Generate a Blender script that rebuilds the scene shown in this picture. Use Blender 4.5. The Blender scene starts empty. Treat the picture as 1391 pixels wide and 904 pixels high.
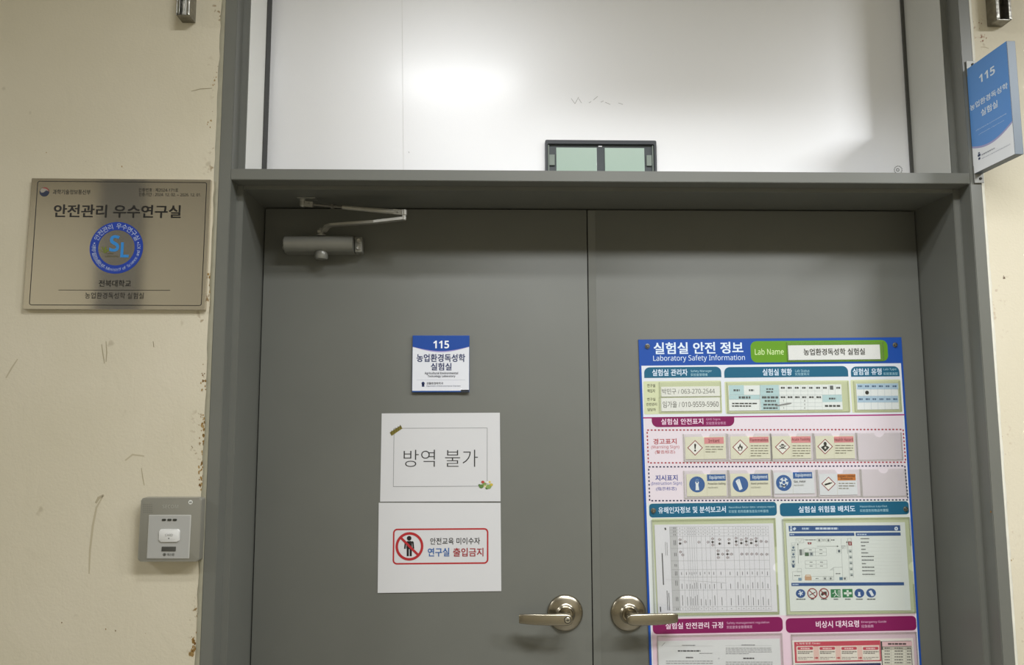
import bpy, bmesh, math, random
from mathutils import Matrix, Vector
random.seed(7)
scene = bpy.context.scene
COL = scene.collection

# ------------------------------------------------------------------ camera
CAM = Vector((0.0, -1.636, 1.5))
RT = Vector((0.999649, -0.026364, -0.002619))
UP = Vector((-0.0000726, -0.1015838, 0.994827))
FW = Vector((0.0264936, 0.9944776, 0.1015501))
FPX = 984.44
cd = bpy.data.cameras.new('camera')
cam = bpy.data.objects.new('camera', cd)
COL.objects.link(cam)
cd.sensor_fit = 'HORIZONTAL'
cd.sensor_width = 36.0
cd.lens = FPX * 36.0 / 1391.0
cd.clip_start = 0.01
cam.matrix_world = Matrix(((RT.x, UP.x, -FW.x, CAM.x), (RT.y, UP.y, -FW.y, CAM.y), (RT.z, UP.z, -FW.z, CAM.z), (0, 0, 0, 1)))
scene.camera = cam

# ------------------------------------------------------------------ light and exposure
scene.view_settings.view_transform = 'Standard'
scene.view_settings.look = 'None'
scene.view_settings.gamma = 1.0
scene.view_settings.use_curve_mapping = False
scene.view_settings.exposure = 0.9
world = bpy.data.worlds.new('world')
scene.world = world
world.use_nodes = True
world.node_tree.nodes['Background'].inputs[0].default_value = (0.9, 0.95, 1.0, 1)
world.node_tree.nodes['Background'].inputs[1].default_value = 0.02
CEIL = 2.93
LAMPS = [  # x, y, length along x, width, watts, colour
    (-0.15, -0.86, 0.50, 0.10, 6.4, (0.955, 0.978, 1.0), 180),
    (0.70, -1.24, 1.00, 0.28, 20.0, (0.955, 0.978, 1.0), 140),
    (2.15, -1.24, 0.60, 0.14, 20.0, (0.955, 0.978, 1.0), 180),  # added fill lamp, brightens the upper right wall
    (-3.00, -1.24, 0.60, 0.14, 18.0, (0.955, 0.978, 1.0), 180),
]
for (lx, ly, ll, lw, wt, lc, sp) in LAMPS:
    ld = bpy.data.lights.new('ceiling_lamp_light', 'AREA')
    ld.shape = 'RECTANGLE'
    ld.size = ll
    ld.size_y = lw
    ld.energy = wt
    ld.color = lc
    ld.spread = math.radians(sp)
    lo = bpy.data.objects.new('ceiling_lamp_light', ld)
    COL.objects.link(lo)
    lo.location = (lx, ly, CEIL - 0.085)

# ------------------------------------------------------------------ helpers
def srgb(h):
    h = h.lstrip('#')
    c = [int(h[i:i + 2], 16) / 255.0 for i in (0, 2, 4)]
    return tuple((x / 12.92 if x <= 0.04045 else ((x + 0.055) / 1.055) ** 2.4) for x in c)

_mats = {}
def mat(name, hexcol, rough=0.5, metal=0.0, noise=0.0, nscale=60.0, bump=0.0, bscale=300.0, spec=0.5, dist=0.001):
    if name in _mats:
        return _mats[name]
    m = bpy.data.materials.new(name)
    m.use_nodes = True
    nt = m.node_tree
    b = nt.nodes['Principled BSDF']
    c = srgb(hexcol)
    b.inputs['Base Color'].default_value = (*c, 1)
    b.inputs['Roughness'].default_value = rough
    b.inputs['Metallic'].default_value = metal
    b.inputs['Specular IOR Level'].default_value = spec
    tc = nt.nodes.new('ShaderNodeTexCoord')
    if noise > 0:
        n = nt.nodes.new('ShaderNodeTexNoise')
        n.inputs['Scale'].default_value = nscale
        n.inputs['Detail'].default_value = 4
        nt.links.new(tc.outputs['Object'], n.inputs['Vector'])
        r = nt.nodes.new('ShaderNodeMapRange')
        r.inputs[1].default_value = 0.3
        r.inputs[2].default_value = 0.7
        r.inputs[3].default_value = 1 - noise
        r.inputs[4].default_value = 1 + noise
        nt.links.new(n.outputs['Fac'], r.inputs[0])
        mx = nt.nodes.new('ShaderNodeVectorMath')
        mx.operation = 'SCALE'
        mx.inputs[0].default_value = c
        nt.links.new(r.outputs[0], mx.inputs['Scale'])
        nt.links.new(mx.outputs[0], b.inputs['Base Color'])
    if bump > 0:
        n2 = nt.nodes.new('ShaderNodeTexNoise')
        n2.inputs['Scale'].default_value = bscale
        n2.inputs['Detail'].default_value = 3
        nt.links.new(tc.outputs['Object'], n2.inputs['Vector'])
        bp = nt.nodes.new('ShaderNodeBump')
        bp.inputs['Strength'].default_value = bump
        bp.inputs['Distance'].default_value = dist
        nt.links.new(n2.outputs['Fac'], bp.inputs['Height'])
        nt.links.new(bp.outputs[0], b.inputs['Normal'])
    _mats[name] = m
    return m

def ink(hexcol, rough=0.5):
    return mat('ink_' + hexcol.lstrip('#'), hexcol, rough)

def clear_mat(name, tint, gloss=0.05, rough=0.12):
    if name in _mats:
        return _mats[name]
    m = bpy.data.materials.new(name)
    m.use_nodes = True
    nt = m.node_tree
    nt.nodes.remove(nt.nodes['Principled BSDF'])
    out = nt.nodes['Material Output']
    t = nt.nodes.new('ShaderNodeBsdfTransparent')
    t.inputs[0].default_value = (*tint, 1)
    g = nt.nodes.new('ShaderNodeBsdfGlossy')
    g.inputs['Roughness'].default_value = rough
    mx = nt.nodes.new('ShaderNodeMixShader')
    mx.inputs[0].default_value = gloss
    nt.links.new(t.outputs[0], mx.inputs[1])
    nt.links.new(g.outputs[0], mx.inputs[2])
    nt.links.new(mx.outputs[0], out.inputs[0])
    _mats[name] = m
    return m

def tag(o, label=None, cat=None, group=None, kind=None):
    if label: o['label'] = label
    if cat: o['category'] = cat
    if group: o['group'] = group
    if kind: o['kind'] = kind
    return o

def obj(name, bm, mats, parent=None, mw=None, smooth=False):
    me = bpy.data.meshes.new(name)
    bmesh.ops.recalc_face_normals(bm, faces=bm.faces)
    bm.to_mesh(me)
    bm.free()
    for m in (mats if isinstance(mats, (list, tuple)) else [mats]):
        me.materials.append(m)
    if smooth:
        for p in me.polygons:
            p.use_smooth = True
        try:
            me.set_sharp_from_angle(angle=math.radians(35))
        except Exception:
            pass
    o = bpy.data.objects.new(name, me)
    COL.objects.link(o)
    if parent is not None:
        o.parent = parent
    if mw is not None:
        o.matrix_world = mw
    return o

def empty(name, mw):
    o = bpy.data.objects.new(name, None)
    COL.objects.link(o)
    o.empty_display_size = 0.05
    o.matrix_world = mw
    return o

def box(bm, x0, x1, y0, y1, z0, z1, bevel=0.0, segs=2):
    vs = [bm.verts.new((x, y, z)) for x in (x0, x1) for y in (y0, y1) for z in (z0, z1)]
    fs = []
    for q in ((0, 1, 3, 2), (4, 6, 7, 5), (0, 4, 5, 1), (2, 3, 7, 6), (0, 2, 6, 4), (1, 5, 7, 3)):
        fs.append(bm.faces.new([vs[i] for i in q]))
    if bevel > 0:
        es = list({e for f in fs for e in f.edges})
        bmesh.ops.bevel(bm, geom=es, offset=bevel, segments=segs, affect='EDGES', profile=0.5)

def boxbm(*a, **k):
    bm = bmesh.new()
    box(bm, *a, **k)
    return bm

def prism(bm, pts, w0, w1, axis='z', bevel=0.0):
    """extrude polygon pts (a,b) along the third axis"""
    def P(a, b, w):
        return {'z': (a, b, w), 'y': (a, w, b), 'x': (w, a, b)}[axis]
    lo = [bm.verts.new(P(a, b, w0)) for a, b in pts]
    hi = [bm.verts.new(P(a, b, w1)) for a, b in pts]
    n = len(pts)
    fs = [bm.faces.new(lo[::-1]), bm.faces.new(hi)]
    for i in range(n):
        fs.append(bm.faces.new((lo[i], lo[(i + 1) % n], hi[(i + 1) % n], hi[i])))
    if bevel > 0:
        bmesh.ops.bevel(bm, geom=list(fs[1].edges), offset=bevel, segments=2, affect='EDGES', profile=0.5)

def rr(u0, v0, u1, v1, r, n=6, corners=(1, 1, 1, 1)):
    """rounded rectangle outline, corners BL BR TR TL"""
    out = []
    for k, (cx, cy, a0) in enumerate(((u0 + r, v0 + r, 180), (u1 - r, v0 + r, 270), (u1 - r, v1 - r, 0), (u0 + r, v1 - r, 90))):
        if not corners[k]:
            out.append(((u0, v0), (u1, v0), (u1, v1), (u0, v1))[k])
            continue
        for i in range(n + 1):
            a = math.radians(a0 + 90 * i / n)
            out.append((cx + r * math.cos(a), cy + r * math.sin(a)))
    return out

def lathe(bm, prof, segs=48, mtx=None):
    """revolve profile [(r, w)] about local z"""
    rings = []
    for r, w in prof:
        if r < 1e-6:
            rings.append([bm.verts.new((0, 0, w))])
        else:
            rings.append([bm.verts.new((r * math.cos(2 * math.pi * i / segs), r * math.sin(2 * math.pi * i / segs), w)) for i in range(segs)])
    new = [v for r in rings for v in r]
    for a, b in zip(rings, rings[1:]):
        for i in range(segs):
            j = (i + 1) % segs
            if len(a) == 1 and len(b) == 1:
                continue
            if len(a) == 1:
                bm.faces.new((a[0], b[i], b[j]))
            elif len(b) == 1:
                bm.faces.new((a[i], a[j], b[0]))
            else:
                bm.faces.new((a[i], a[j], b[j], b[i]))
    if mtx is not None:
        bmesh.ops.transform(bm, matrix=mtx, verts=new)

def tube(bm, pts, r, segs=12):
    """round bar through points, r a number or a list"""
    pts = [Vector(p) for p in pts]
    rings = []
    for i, p in enumerate(pts):
        d = (pts[min(i + 1, len(pts) - 1)] - pts[max(i - 1, 0)]).normalized()
        a = d.orthogonal().normalized() if i == 0 else (prev - d * prev.dot(d)).normalized()
        prev = a
        b = d.cross(a)
        rad = r[i] if isinstance(r, (list, tuple)) else r
        rings.append([bm.verts.new(p + (a * math.cos(2 * math.pi * k / segs) + b * math.sin(2 * math.pi * k / segs)) * rad) for k in range(segs)])
    for A, B in zip(rings, rings[1:]):
        for k in range(segs):
            j = (k + 1) % segs
            bm.faces.new((A[k], A[j], B[j], B[k]))
    bm.faces.new(rings[0][::-1])
    bm.faces.new(rings[-1])

FACE = Matrix.Rotation(math.radians(90), 4, 'X')     # local x,y,z -> right, up, out of the wall
def face_at(x, y, z, rot=0.0):
    return Matrix.Translation((x, y, z)) @ FACE @ Matrix.Rotation(math.radians(rot), 4, 'Z')

def ray(px, py):
    return FW + RT * ((px - 695.5) / FPX) + UP * ((452 - py) / FPX)
def at(px, py, Y):
    """the point of the plane y = Y seen at a measured spot of the photograph"""
    d = ray(px, py)
    return CAM + d * ((Y - CAM.y) / d.y)

_textcache = {}
def latin(s, heavy):
    caps, low, dig = (0x1D5D4, 0x1D5EE, 0x1D7EC) if heavy else (0x1D5A0, 0x1D5BA, 0x1D7E2)
    out = ''
    for ch in s:
        if 'A' <= ch <= 'Z': out += chr(caps + ord(ch) - 65)
        elif 'a' <= ch <= 'z': out += chr(low + ord(ch) - 97)
        elif '0' <= ch <= '9': out += chr(dig + ord(ch) - 48)
        else: out += ch
    return out
def text_shape(s, bold, res=3):
    k = (s, bold, res)
    if k not in _textcache:
        c = bpy.data.curves.new('t', 'FONT')
        heavy = bold >= 0.012
        c.body = latin(s, heavy)
        c.offset = min(bold, 0.0)
        c.resolution_u = res
        c.fill_mode = 'FRONT'
        o = bpy.data.objects.new('t', c)
        me = bpy.data.meshes.new_from_object(o)
        vs = [(v.co.x, v.co.y, 0.0) for v in me.vertices]
        fs = [tuple(p.vertices) for p in me.polygons]
        bpy.data.objects.remove(o)
        bpy.data.curves.remove(c)
        bpy.data.meshes.remove(me)
        xs = [v[0] for v in vs]
        ys = [v[1] for v in vs]
        x0, x1, y0, y1 = min(xs), max(xs), min(ys), max(ys)
        d = bold * 0.75 if bold > 0.006 and any(ord(ch) > 0x2000 for ch in s) else 0.0
        nv, base, bf = len(vs), list(vs), list(fs)
        if d > 0:       # heavier strokes: the outline laid over itself, a little aside each time
            vs, fs = [], []
            for n_, (ax, ay) in enumerate(((-1, -0.7), (1, -0.7), (1, 0.7), (-1, 0.7), (0, 0))):
                vs += [(x + ax * d, y + ay * d, n_ * 0.000014) for x, y, _ in base]
                fs += [tuple(i + n_ * nv for i in f) for f in bf]
            x0, x1, y0, y1 = x0 - d, x1 + d, y0 - 0.7 * d, y1 + 0.7 * d
        _textcache[k] = ([(x - x0, y - y0, h) for x, y, h in vs], fs, x1 - x0, y1 - y0)
    return _textcache[k]

class Sheet:
    """printing on a flat face: shapes are collected per ink and become one mesh"""
    LAYER = 0.00012
    def __init__(s, mw, w, warp=None):
        s.mw = mw
        s.inv = mw.inverted()
        s.w = w
        s.d = {}
        s.v = (0, 0, 1)
        s.warp = warp
    def view(s, ox, oy, k):
        s.v = (ox, oy, k)
    def m(s, X, Y):
        px, py = s.v[0] + X / s.v[2], s.v[1] + Y / s.v[2]
        o = s.inv @ CAM
        d = s.inv.to_3x3() @ ray(px, py)
        p = o + d * ((s.w - o.z) / d.z)
        return p.x, p.y
    def k(s, X, Y):
        a, b = s.m(X - 5, Y), s.m(X + 5, Y)
        return (b[0] - a[0]) / 10
    def bounds(s, X0, Y0, X1, Y1):
        xm, ym = (X0 + X1) / 2, (Y0 + Y1) / 2
        return s.m(X0, ym)[0], s.m(xm, Y1)[1], s.m(X1, ym)[0], s.m(xm, Y0)[1]
    def add(s, pts, faces, col, layer):
        vs, fs = s.d.setdefault(col, ([], []))
        n = len(vs)
        w = s.w + layer * s.LAYER
        for p in pts:
            u, v = p[0], p[1]
            vs.append((u, v, w + (p[2] if len(p) > 2 else 0) + (s.warp(u, v) if s.warp else 0)))
        fs.extend(tuple(n + i for i in f) for f in faces)
    def poly_l(s, pts, col, layer=1):
        s.add(pts, [tuple(range(len(pts)))], col, layer)
    def poly(s, pts, col, layer=2):
        s.poly_l([s.m(*p) for p in pts], col, layer)
    def rect(s, X0, Y0, X1, Y1, col, layer=1, r=0, corners=(1, 1, 1, 1)):
        u0, v0, u1, v1 = s.bounds(X0, Y0, X1, Y1)
        if r:
            rl = r * s.k((X0 + X1) / 2, (Y0 + Y1) / 2)
            s.poly_l(rr(u0, v0, u1, v1, rl, 6, corners), col, layer)
        else:
            s.poly_l([(u0, v0), (u1, v0), (u1, v1), (u0, v1)], col, layer)
    def frame(s, X0, Y0, X1, Y1, t, col, layer=2, r=0):
        u0, v0, u1, v1 = s.bounds(X0, Y0, X1, Y1)
        kk = s.k((X0 + X1) / 2, (Y0 + Y1) / 2)
        tl, rl = t * kk, max(r, t * 1.02) * kk
        s.band(rr(u0, v0, u1, v1, rl), rr(u0 + tl, v0 + tl, u1 - tl, v1 - tl, max(rl - tl, 1e-5)), col, layer)
    def band(s, A, B, col, layer):
        n = len(A)
        s.add(A + B, [(i, (i + 1) % n, n + (i + 1) % n, n + i) for i in range(n)], col, layer)
    def disc(s, X, Y, r, col, layer=2, n=28, sy=1.0):
        u, v = s.m(X, Y)
        rl = r * s.k(X, Y)
        s.poly_l([(u + rl * math.cos(2 * math.pi * i / n), v + rl * sy * math.sin(2 * math.pi * i / n)) for i in range(n)], col, layer)
    def ring(s, X, Y, r1, r0, col, layer=2, n=40):
        u, v = s.m(X, Y)
        k = s.k(X, Y)
        c = [(math.cos(2 * math.pi * i / n), math.sin(2 * math.pi * i / n)) for i in range(n)]
        s.band([(u + r1 * k * a, v + r1 * k * b) for a, b in c], [(u + r0 * k * a, v + r0 * k * b) for a, b in c], col, layer)
    def line(s, X0, Y0, X1, Y1, t, col, layer=2):
        a, b = Vector(s.m(X0, Y0)), Vector(s.m(X1, Y1))
        d = (b - a)
        if d.length < 1e-7: return
        d.normalize()
        n = Vector((-d.y, d.x)) * (t * s.k((X0 + X1) / 2, (Y0 + Y1) / 2) / 2)
        s.poly_l([tuple(a - n), tuple(b - n), tuple(b + n), tuple(a + n)], col, layer)
    def dashed(s, pts, dash, gap, t, col, layer=2):
        for (x0, y0), (x1, y1) in zip(pts, pts[1:]):
            L = math.hypot(x1 - x0, y1 - y0)
            n = max(1, round(L / (dash + gap)))
            for i in range(n):
                a, b = i / n, i / n + dash / L
                s.line(x0 + (x1 - x0) * a, y0 + (y1 - y0) * a, x0 + (x1 - x0) * b, y0 + (y1 - y0) * b, t, col, layer)
    def text(s, t, X0, Y0, X1, Y1, col, bold=0.0, layer=3, res=2, turn=False):
        vs, fs, W, H = text_shape(t, bold, res)
        u0, v0, u1, v1 = s.bounds(X0, Y0, X1, Y1)
        if turn:    # reads upwards
            pts = [(u1 - y / H * (u1 - u0), v0 + x / W * (v1 - v0), h) for x, y, h in vs]
        else:
            pts = [(u0 + x / W * (u1 - u0), v0 + y / H * (v1 - v0), h) for x, y, h in vs]
        s.add(pts, fs, col, layer)
    def arc_text(s, t, X, Y, r, a0, a1, h, col, bold=0.0, layer=4, inward=False):
        """characters on a circle, from angle a0 to a1 (degrees, 0 right, 90 up)"""
        cu, cv = s.m(X, Y)
        k = s.k(X, Y)
        wd = [1.0 if ord(ch) > 256 else (0.5 if ch in ' ,' else 0.62) for ch in t]
        tot = sum(wd) - wd[0] / 2 - wd[-1] / 2
        run = -wd[0] / 2
        for ch, w_ in zip(t, wd):
            mid = run + w_ / 2
            run += w_
            if ch == ' ': continue
            a = math.radians(a0 + (a1 - a0) * mid / tot)
            vs, fs, W, H = text_shape(ch, bold, 2)
            sc = h * k / 0.75
            if ord(ch) < 256: sc *= 0.85
            rot = a + math.pi / 2 if inward else a - math.pi / 2
            pu, pv = cu + r * k * math.cos(a), cv + r * k * math.sin(a)
            pts = []
            for x, y, h_ in vs:
                x, y = (x - W / 2) * sc, (y - (0.37 if ord(ch) < 256 else H / 2)) * sc
                pts.append((pu + x * math.cos(rot) - y * math.sin(rot), pv + x * math.sin(rot) + y * math.cos(rot), h_))
            s.add(pts, fs, col, layer)
    def scrawl(s, X0, Y0, X1, Y1, rows, col, fill=0.5, layer=3, words=5, last=1.0):
        """print too small to read: rows of short strokes"""
        rh = (Y1 - Y0) / rows
        for i in range(rows):
            x = X0
            end = X1 if i < rows - 1 else X0 + (X1 - X0) * last
            while x < end - 0.5:
                w = min((X1 - X0) / words * random.uniform(0.5, 1.3), end - x)
                y = Y0 + rh * (i + 0.5)
                s.line(x, y, x + w, y, rh * fill, col, layer)
                x += w + (X1 - X0) / words * 0.18
    def build(s, name, parent, rough=0.45):
        cols = list(s.d)
        vs, fs, mi = [], [], []
        for ci, c in enumerate(cols):
            n = len(vs)
            vs += s.d[c][0]
            fs += [tuple(n + i for i in f) for f in s.d[c][1]]
            mi += [ci] * len(s.d[c][1])
        me = bpy.data.meshes.new(name)
        me.from_pydata(vs, [], fs)
        for c in cols:
            me.materials.append(ink(c, rough))
        me.polygons.foreach_set('material_index', mi)
        # make every face look outwards
        bm = bmesh.new()
        bm.from_mesh(me)
        bm.normal_update()
        fl = [f for f in bm.faces if f.normal.z < 0]
        if fl: bmesh.ops.reverse_faces(bm, faces=fl)
        bm.to_mesh(me)
        bm.free()
        o = bpy.data.objects.new(name, me)
        COL.objects.link(o)
        o.parent = parent
        return o

# ------------------------------------------------------------------ measures of the doorway
XL, XR = -0.586, 1.1107          # clear opening
RW, FWD = 0.0148, 0.0282         # return step and face width of the jamb
D1, D2 = 0.042, 0.198            # step and door plane behind the frame face
ZT, ZB, ZS = 2.0463, 2.0201, 2.0105   # transom bar top, bottom, stop soffit
XG = 0.2445                      # where the two leaves meet
WALLY = 0.004
BACK = -2.55
XW, XE = -4.6, 4.6

# ------------------------------------------------------------------ materials of the setting
grey = mat('grey_enamel', '#6b6c66', 0.42, 0.0, 0.03, 6.0, 0.05, 500.0)
grey_lt = mat('light_grey_strip', '#c2c2bc', 0.4, 0.0, 0.03, 6.0)
door_m = mat('door_enamel', '#6b6c66', 0.5, 0.0, 0.035, 5.0, 0.06, 420.0)

def wall_material(name, edge_x, side):
    m = bpy.data.materials.new(name)
    m.use_nodes = True
    nt = m.node_tree
    N, Lk = nt.nodes, nt.links
    b = N['Principled BSDF']
    b.inputs['Roughness'].default_value = 0.6
    tc = N.new('ShaderNodeTexCoord')
    sep = N.new('ShaderNodeSeparateXYZ')
    Lk.new(tc.outputs['Object'], sep.inputs[0])
    # broad unevenness of the paint
    n1 = N.new('ShaderNodeTexNoise'); n1.inputs['Scale'].default_value = 2.3; n1.inputs['Detail'].default_value = 5
    Lk.new(tc.outputs['Object'], n1.inputs['Vector'])
    cr = N.new('ShaderNodeValToRGB')
    cr.color_ramp.elements[0].position = 0.3; cr.color_ramp.elements[0].color = (*srgb('#cbc3ac'), 1)
    cr.color_ramp.elements[1].position = 0.7; cr.color_ramp.elements[1].color = (*srgb('#d4ccb8'), 1)
    Lk.new(n1.outputs['Fac'], cr.inputs[0])
    # rust and dirt spots close to the frame
    dx = N.new('ShaderNodeMath'); dx.operation = 'SUBTRACT'
    if side < 0:
        dx.inputs[0].default_value = edge_x; Lk.new(sep.outputs['X'], dx.inputs[1])
    else:
        Lk.new(sep.outputs['X'], dx.inputs[0]); dx.inputs[1].default_value = edge_x
    near = N.new('ShaderNodeMapRange')
    near.inputs[1].default_value = 0.045; near.inputs[2].default_value = 0.012; near.inputs[3].default_value = 0; near.inputs[4].default_value = 1
    Lk.new(dx.outputs[0], near.inputs[0])
    n2 = N.new('ShaderNodeTexNoise'); n2.inputs['Scale'].default_value = 75; n2.inputs['Detail'].default_value = 5
    Lk.new(tc.outputs['Object'], n2.inputs['Vector'])
    mp = N.new('ShaderNodeMapping'); mp.inputs['Scale'].default_value = (1, 1, 1)
    Lk.new(tc.outputs['Object'], mp.inputs['Vector'])
    n3 = N.new('ShaderNodeTexNoise'); n3.inputs['Scale'].default_value = 6.0; n3.inputs['Detail'].default_value = 1
    Lk.new(mp.outputs[0], n3.inputs['Vector'])
    sp = N.new('ShaderNodeMapRange'); sp.inputs[1].default_value = 0.60; sp.inputs[2].default_value = 0.66
    Lk.new(n2.outputs['Fac'], sp.inputs[0])
    cl = N.new('ShaderNodeMapRange'); cl.inputs[1].default_value = 0.50; cl.inputs[2].default_value = 0.58
    Lk.new(n3.outputs['Fac'], cl.inputs[0])
    m1 = N.new('ShaderNodeMath'); m1.operation = 'MULTIPLY'; Lk.new(sp.outputs[0], m1.inputs[0]); Lk.new(near.outputs[0], m1.inputs[1])
    m2 = N.new('ShaderNodeMath'); m2.operation = 'MULTIPLY'; Lk.new(m1.outputs[0], m2.inputs[0]); Lk.new(cl.outputs[0], m2.inputs[1])
    if side > 0:
        m3 = N.new('ShaderNodeMath'); m3.operation = 'MULTIPLY'; Lk.new(m2.outputs[0], m3.inputs[0]); m3.inputs[1].default_value = 0.5
        m2 = m3
    mix = N.new('ShaderNodeMixRGB')
    mix.inputs[2].default_value = (*srgb('#7a5c24' if side < 0 else '#8a5a40'), 1)
    Lk.new(m2.outputs[0], mix.inputs[0]); Lk.new(cr.outputs[0], mix.inputs[1])
    # small scattered scuffs
    n5 = N.new('ShaderNodeTexNoise'); n5.inputs['Scale'].default_value = 24; n5.inputs['Detail'].default_value = 2
    Lk.new(tc.outputs['Object'], n5.inputs['Vector'])
    sc = N.new('ShaderNodeMapRange'); sc.inputs[1].default_value = 0.72; sc.inputs[2].default_value = 0.78; sc.inputs[4].default_value = 0.35
    Lk.new(n5.outputs['Fac'], sc.inputs[0])
    mix2 = N.new('ShaderNodeMixRGB'); mix2.inputs[2].default_value = (*srgb('#8d8064'), 1)
    Lk.new(sc.outputs[0], mix2.inputs[0]); Lk.new(mix.outputs[0], mix2.inputs[1])
    Lk.new(mix2.outputs[0], b.inputs['Base Color'])
    # brushed plaster relief
    nb = N.new('ShaderNodeTexNoise'); nb.inputs['Scale'].default_value = 190; nb.inputs['Detail'].default_value = 3
    Lk.new(tc.outputs['Object'], nb.inputs['Vector'])
    mp2 = N.new('ShaderNodeMapping'); mp2.inputs['Scale'].default_value = (1.0, 1.0, 0.45); mp2.inputs['Rotation'].default_value = (0, 0.35, 0)
    Lk.new(tc.outputs['Object'], mp2.inputs['Vector'])
    nc = N.new('ShaderNodeTexNoise'); nc.inputs['Scale'].default_value = 16; nc.inputs['Detail'].default_value = 5; nc.inputs['Distortion'].default_value = 0.8
    Lk.new(mp2.outputs[0], nc.inputs['Vector'])
    rg = N.new('ShaderNodeMapRange'); rg.inputs[1].default_value = 0.45; rg.inputs[2].default_value = 0.62; rg.inputs[4].default_value = 0.7
    Lk.new(nc.outputs['Fac'], rg.inputs[0])
    ad = N.new('ShaderNodeMath'); ad.operation = 'ADD'; Lk.new(nb.outputs['Fac'], ad.inputs[0]); Lk.new(rg.outputs[0], ad.inputs[1])
    bp = N.new('ShaderNodeBump'); bp.inputs['Strength'].default_value = 0.22; bp.inputs['Distance'].default_value = 0.0016
    Lk.new(ad.outputs[0], bp.inputs['Height'])
    Lk.new(bp.outputs[0], b.inputs['Normal'])
    return m

# ------------------------------------------------------------------ setting
def struct(name, bm, m, label, cat, smooth=False):
    o = obj(name, bm, m, smooth=smooth)
    return tag(o, label, cat, kind='structure')

wl = wall_material('beige_wall_paint_left', XL - RW - FWD, -1)
wr = wall_material('beige_wall_paint_right', XR + RW + FWD, 1)
wb = mat('beige_wall_paint', '#cdc6b2', 0.6, 0, 0.03, 3.0, 0.15, 150)
struct('wall_left', boxbm(XW, XL - RW - FWD + 0.002, WALLY, 0.25, 0, CEIL), wl, 'beige plastered wall left of the grey door frame, rust-stained along the frame', 'wall')
struct('wall_right', boxbm(XR + RW + FWD - 0.002, XE, WALLY, 0.25, 0, CEIL), wr, 'bright beige plastered wall right of the grey door frame', 'wall')
struct('wall_back', boxbm(XW, XE, BACK - 0.1, BACK, 0, CEIL), wb, 'plain beige corridor wall opposite the doors', 'wall')
struct('wall_west', boxbm(XW - 0.1, XW, BACK - 0.1, 0.25, 0, CEIL), wb, 'beige wall closing the corridor beyond the metal plaque', 'wall')
struct('wall_east', boxbm(XE, XE + 0.1, BACK - 0.1, 0.25, 0, CEIL), wb, 'beige wall closing the corridor beyond the projecting sign', 'wall')
struct('floor', boxbm(XW - 0.1, XE + 0.1, BACK - 0.1, 0.3, -0.1, 0), mat('terrazzo', '#8b877d', 0.35, 0, 0.15, 120), 'grey speckled corridor floor', 'floor')
struct('ceiling', boxbm(XW - 0.1, XE + 0.1, BACK - 0.1, 0.3, CEIL, CEIL + 0.1), mat('ceiling_paint', '#d8d6cd', 0.8, 0, 0.02, 4), 'off-white corridor ceiling', 'ceiling')
dk = mat('reflection_panel_paint', '#2c2a27', 0.5)
bm = bmesh.new()
box(bm, -2.27, -2.03, BACK, BACK + 0.03, 0.05, 2.88, 0.004)  # unseen dark panel, shaped to reflect as a band in the plaque
struct('reflection_panel', bm, dk, 'narrow dark panel added on the opposite corridor wall for the plaque to reflect', 'door')

# door frame, one pressed profile per side
def jamb_profile(sign, x_clear):
    s = sign
    return [(x_clear + s * (RW + FWD), 0.0), (x_clear + s * RW, 0.0), (x_clear + s * RW, D1), (x_clear, D1), (x_clear, D2 + 0.05), (x_clear + s * (RW + FWD), D2 + 0.05)]
for nm, sgn, xc, lb in (('trim_1', -1, XL, 'grey steel door jamb beside the card reader'), ('trim_2', 1, XR, 'grey steel door jamb beside the projecting blue sign')):
    bm = bmesh.new()
    prism(bm, jamb_profile(sgn, xc), 0.0, CEIL, 'z')
    bmesh.ops.bevel(bm, geom=[e for e in bm.edges if abs(e.verts[0].co.z - e.verts[1].co.z) > 1], offset=0.0014, segments=2, affect='EDGES')
    o = struct(nm, bm, grey, lb, 'door frame', True)
bm = bmesh.new()
box(bm, XL - RW - 0.0004, XR + RW + 0.0004, 0.0003, D1 + 0.001, ZB, ZT)
box(bm, XL - 0.0004, XR + 0.0004, D1, D2 + 0.05, ZS, ZT - 0.0005)
bmesh.ops.bevel(bm, geom=[e for e in bm.edges if abs(e.verts[0].co.x - e.verts[1].co.x) > 1 and e.verts[0].co.y < 0.05 and e.verts[0].co.z < ZT - 0.0001 or (abs(e.verts[0].co.x - e.verts[1].co.x) > 1 and e.verts[0].co.y < 0.01)], offset=0.0012, segments=2, affect='EDGES')
struct('trim_3', bm, grey, 'grey steel transom bar above both door leaves', 'door frame', True)
# paler strips over the reveals above the transom
struct('trim_4', boxbm(XL - 0.001, XL + 0.0012, D1 + 0.006, 0.163, ZT, CEIL), mat('white_strip', '#f0f0ec', 0.35), 'white strip over the left reveal above the transom', 'trim')
struct('trim_5', boxbm(XR - 0.0012, XR + 0.001, D1 + 0.002, D2, ZT, CEIL), grey_lt, 'light grey strip over the right reveal above the transom', 'trim')
# gaskets
gk = mat('gasket_rubber', '#2e2e2b', 0.6)
struct('trim_6', boxbm(XL - 0.001, XL + 0.003, 0.163, D2 + 0.004, ZT, CEIL), gk, 'dark sealing strip along the left edge of the white panel', 'trim')
struct('trim_7', boxbm(1.1022, XR + 0.001, D2 - 0.006, D2 + 0.004, ZT, CEIL), mat('gasket_grey', '#4a4a46', 0.6), 'dark sealing strip along the right edge of the white panel', 'trim')
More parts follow.
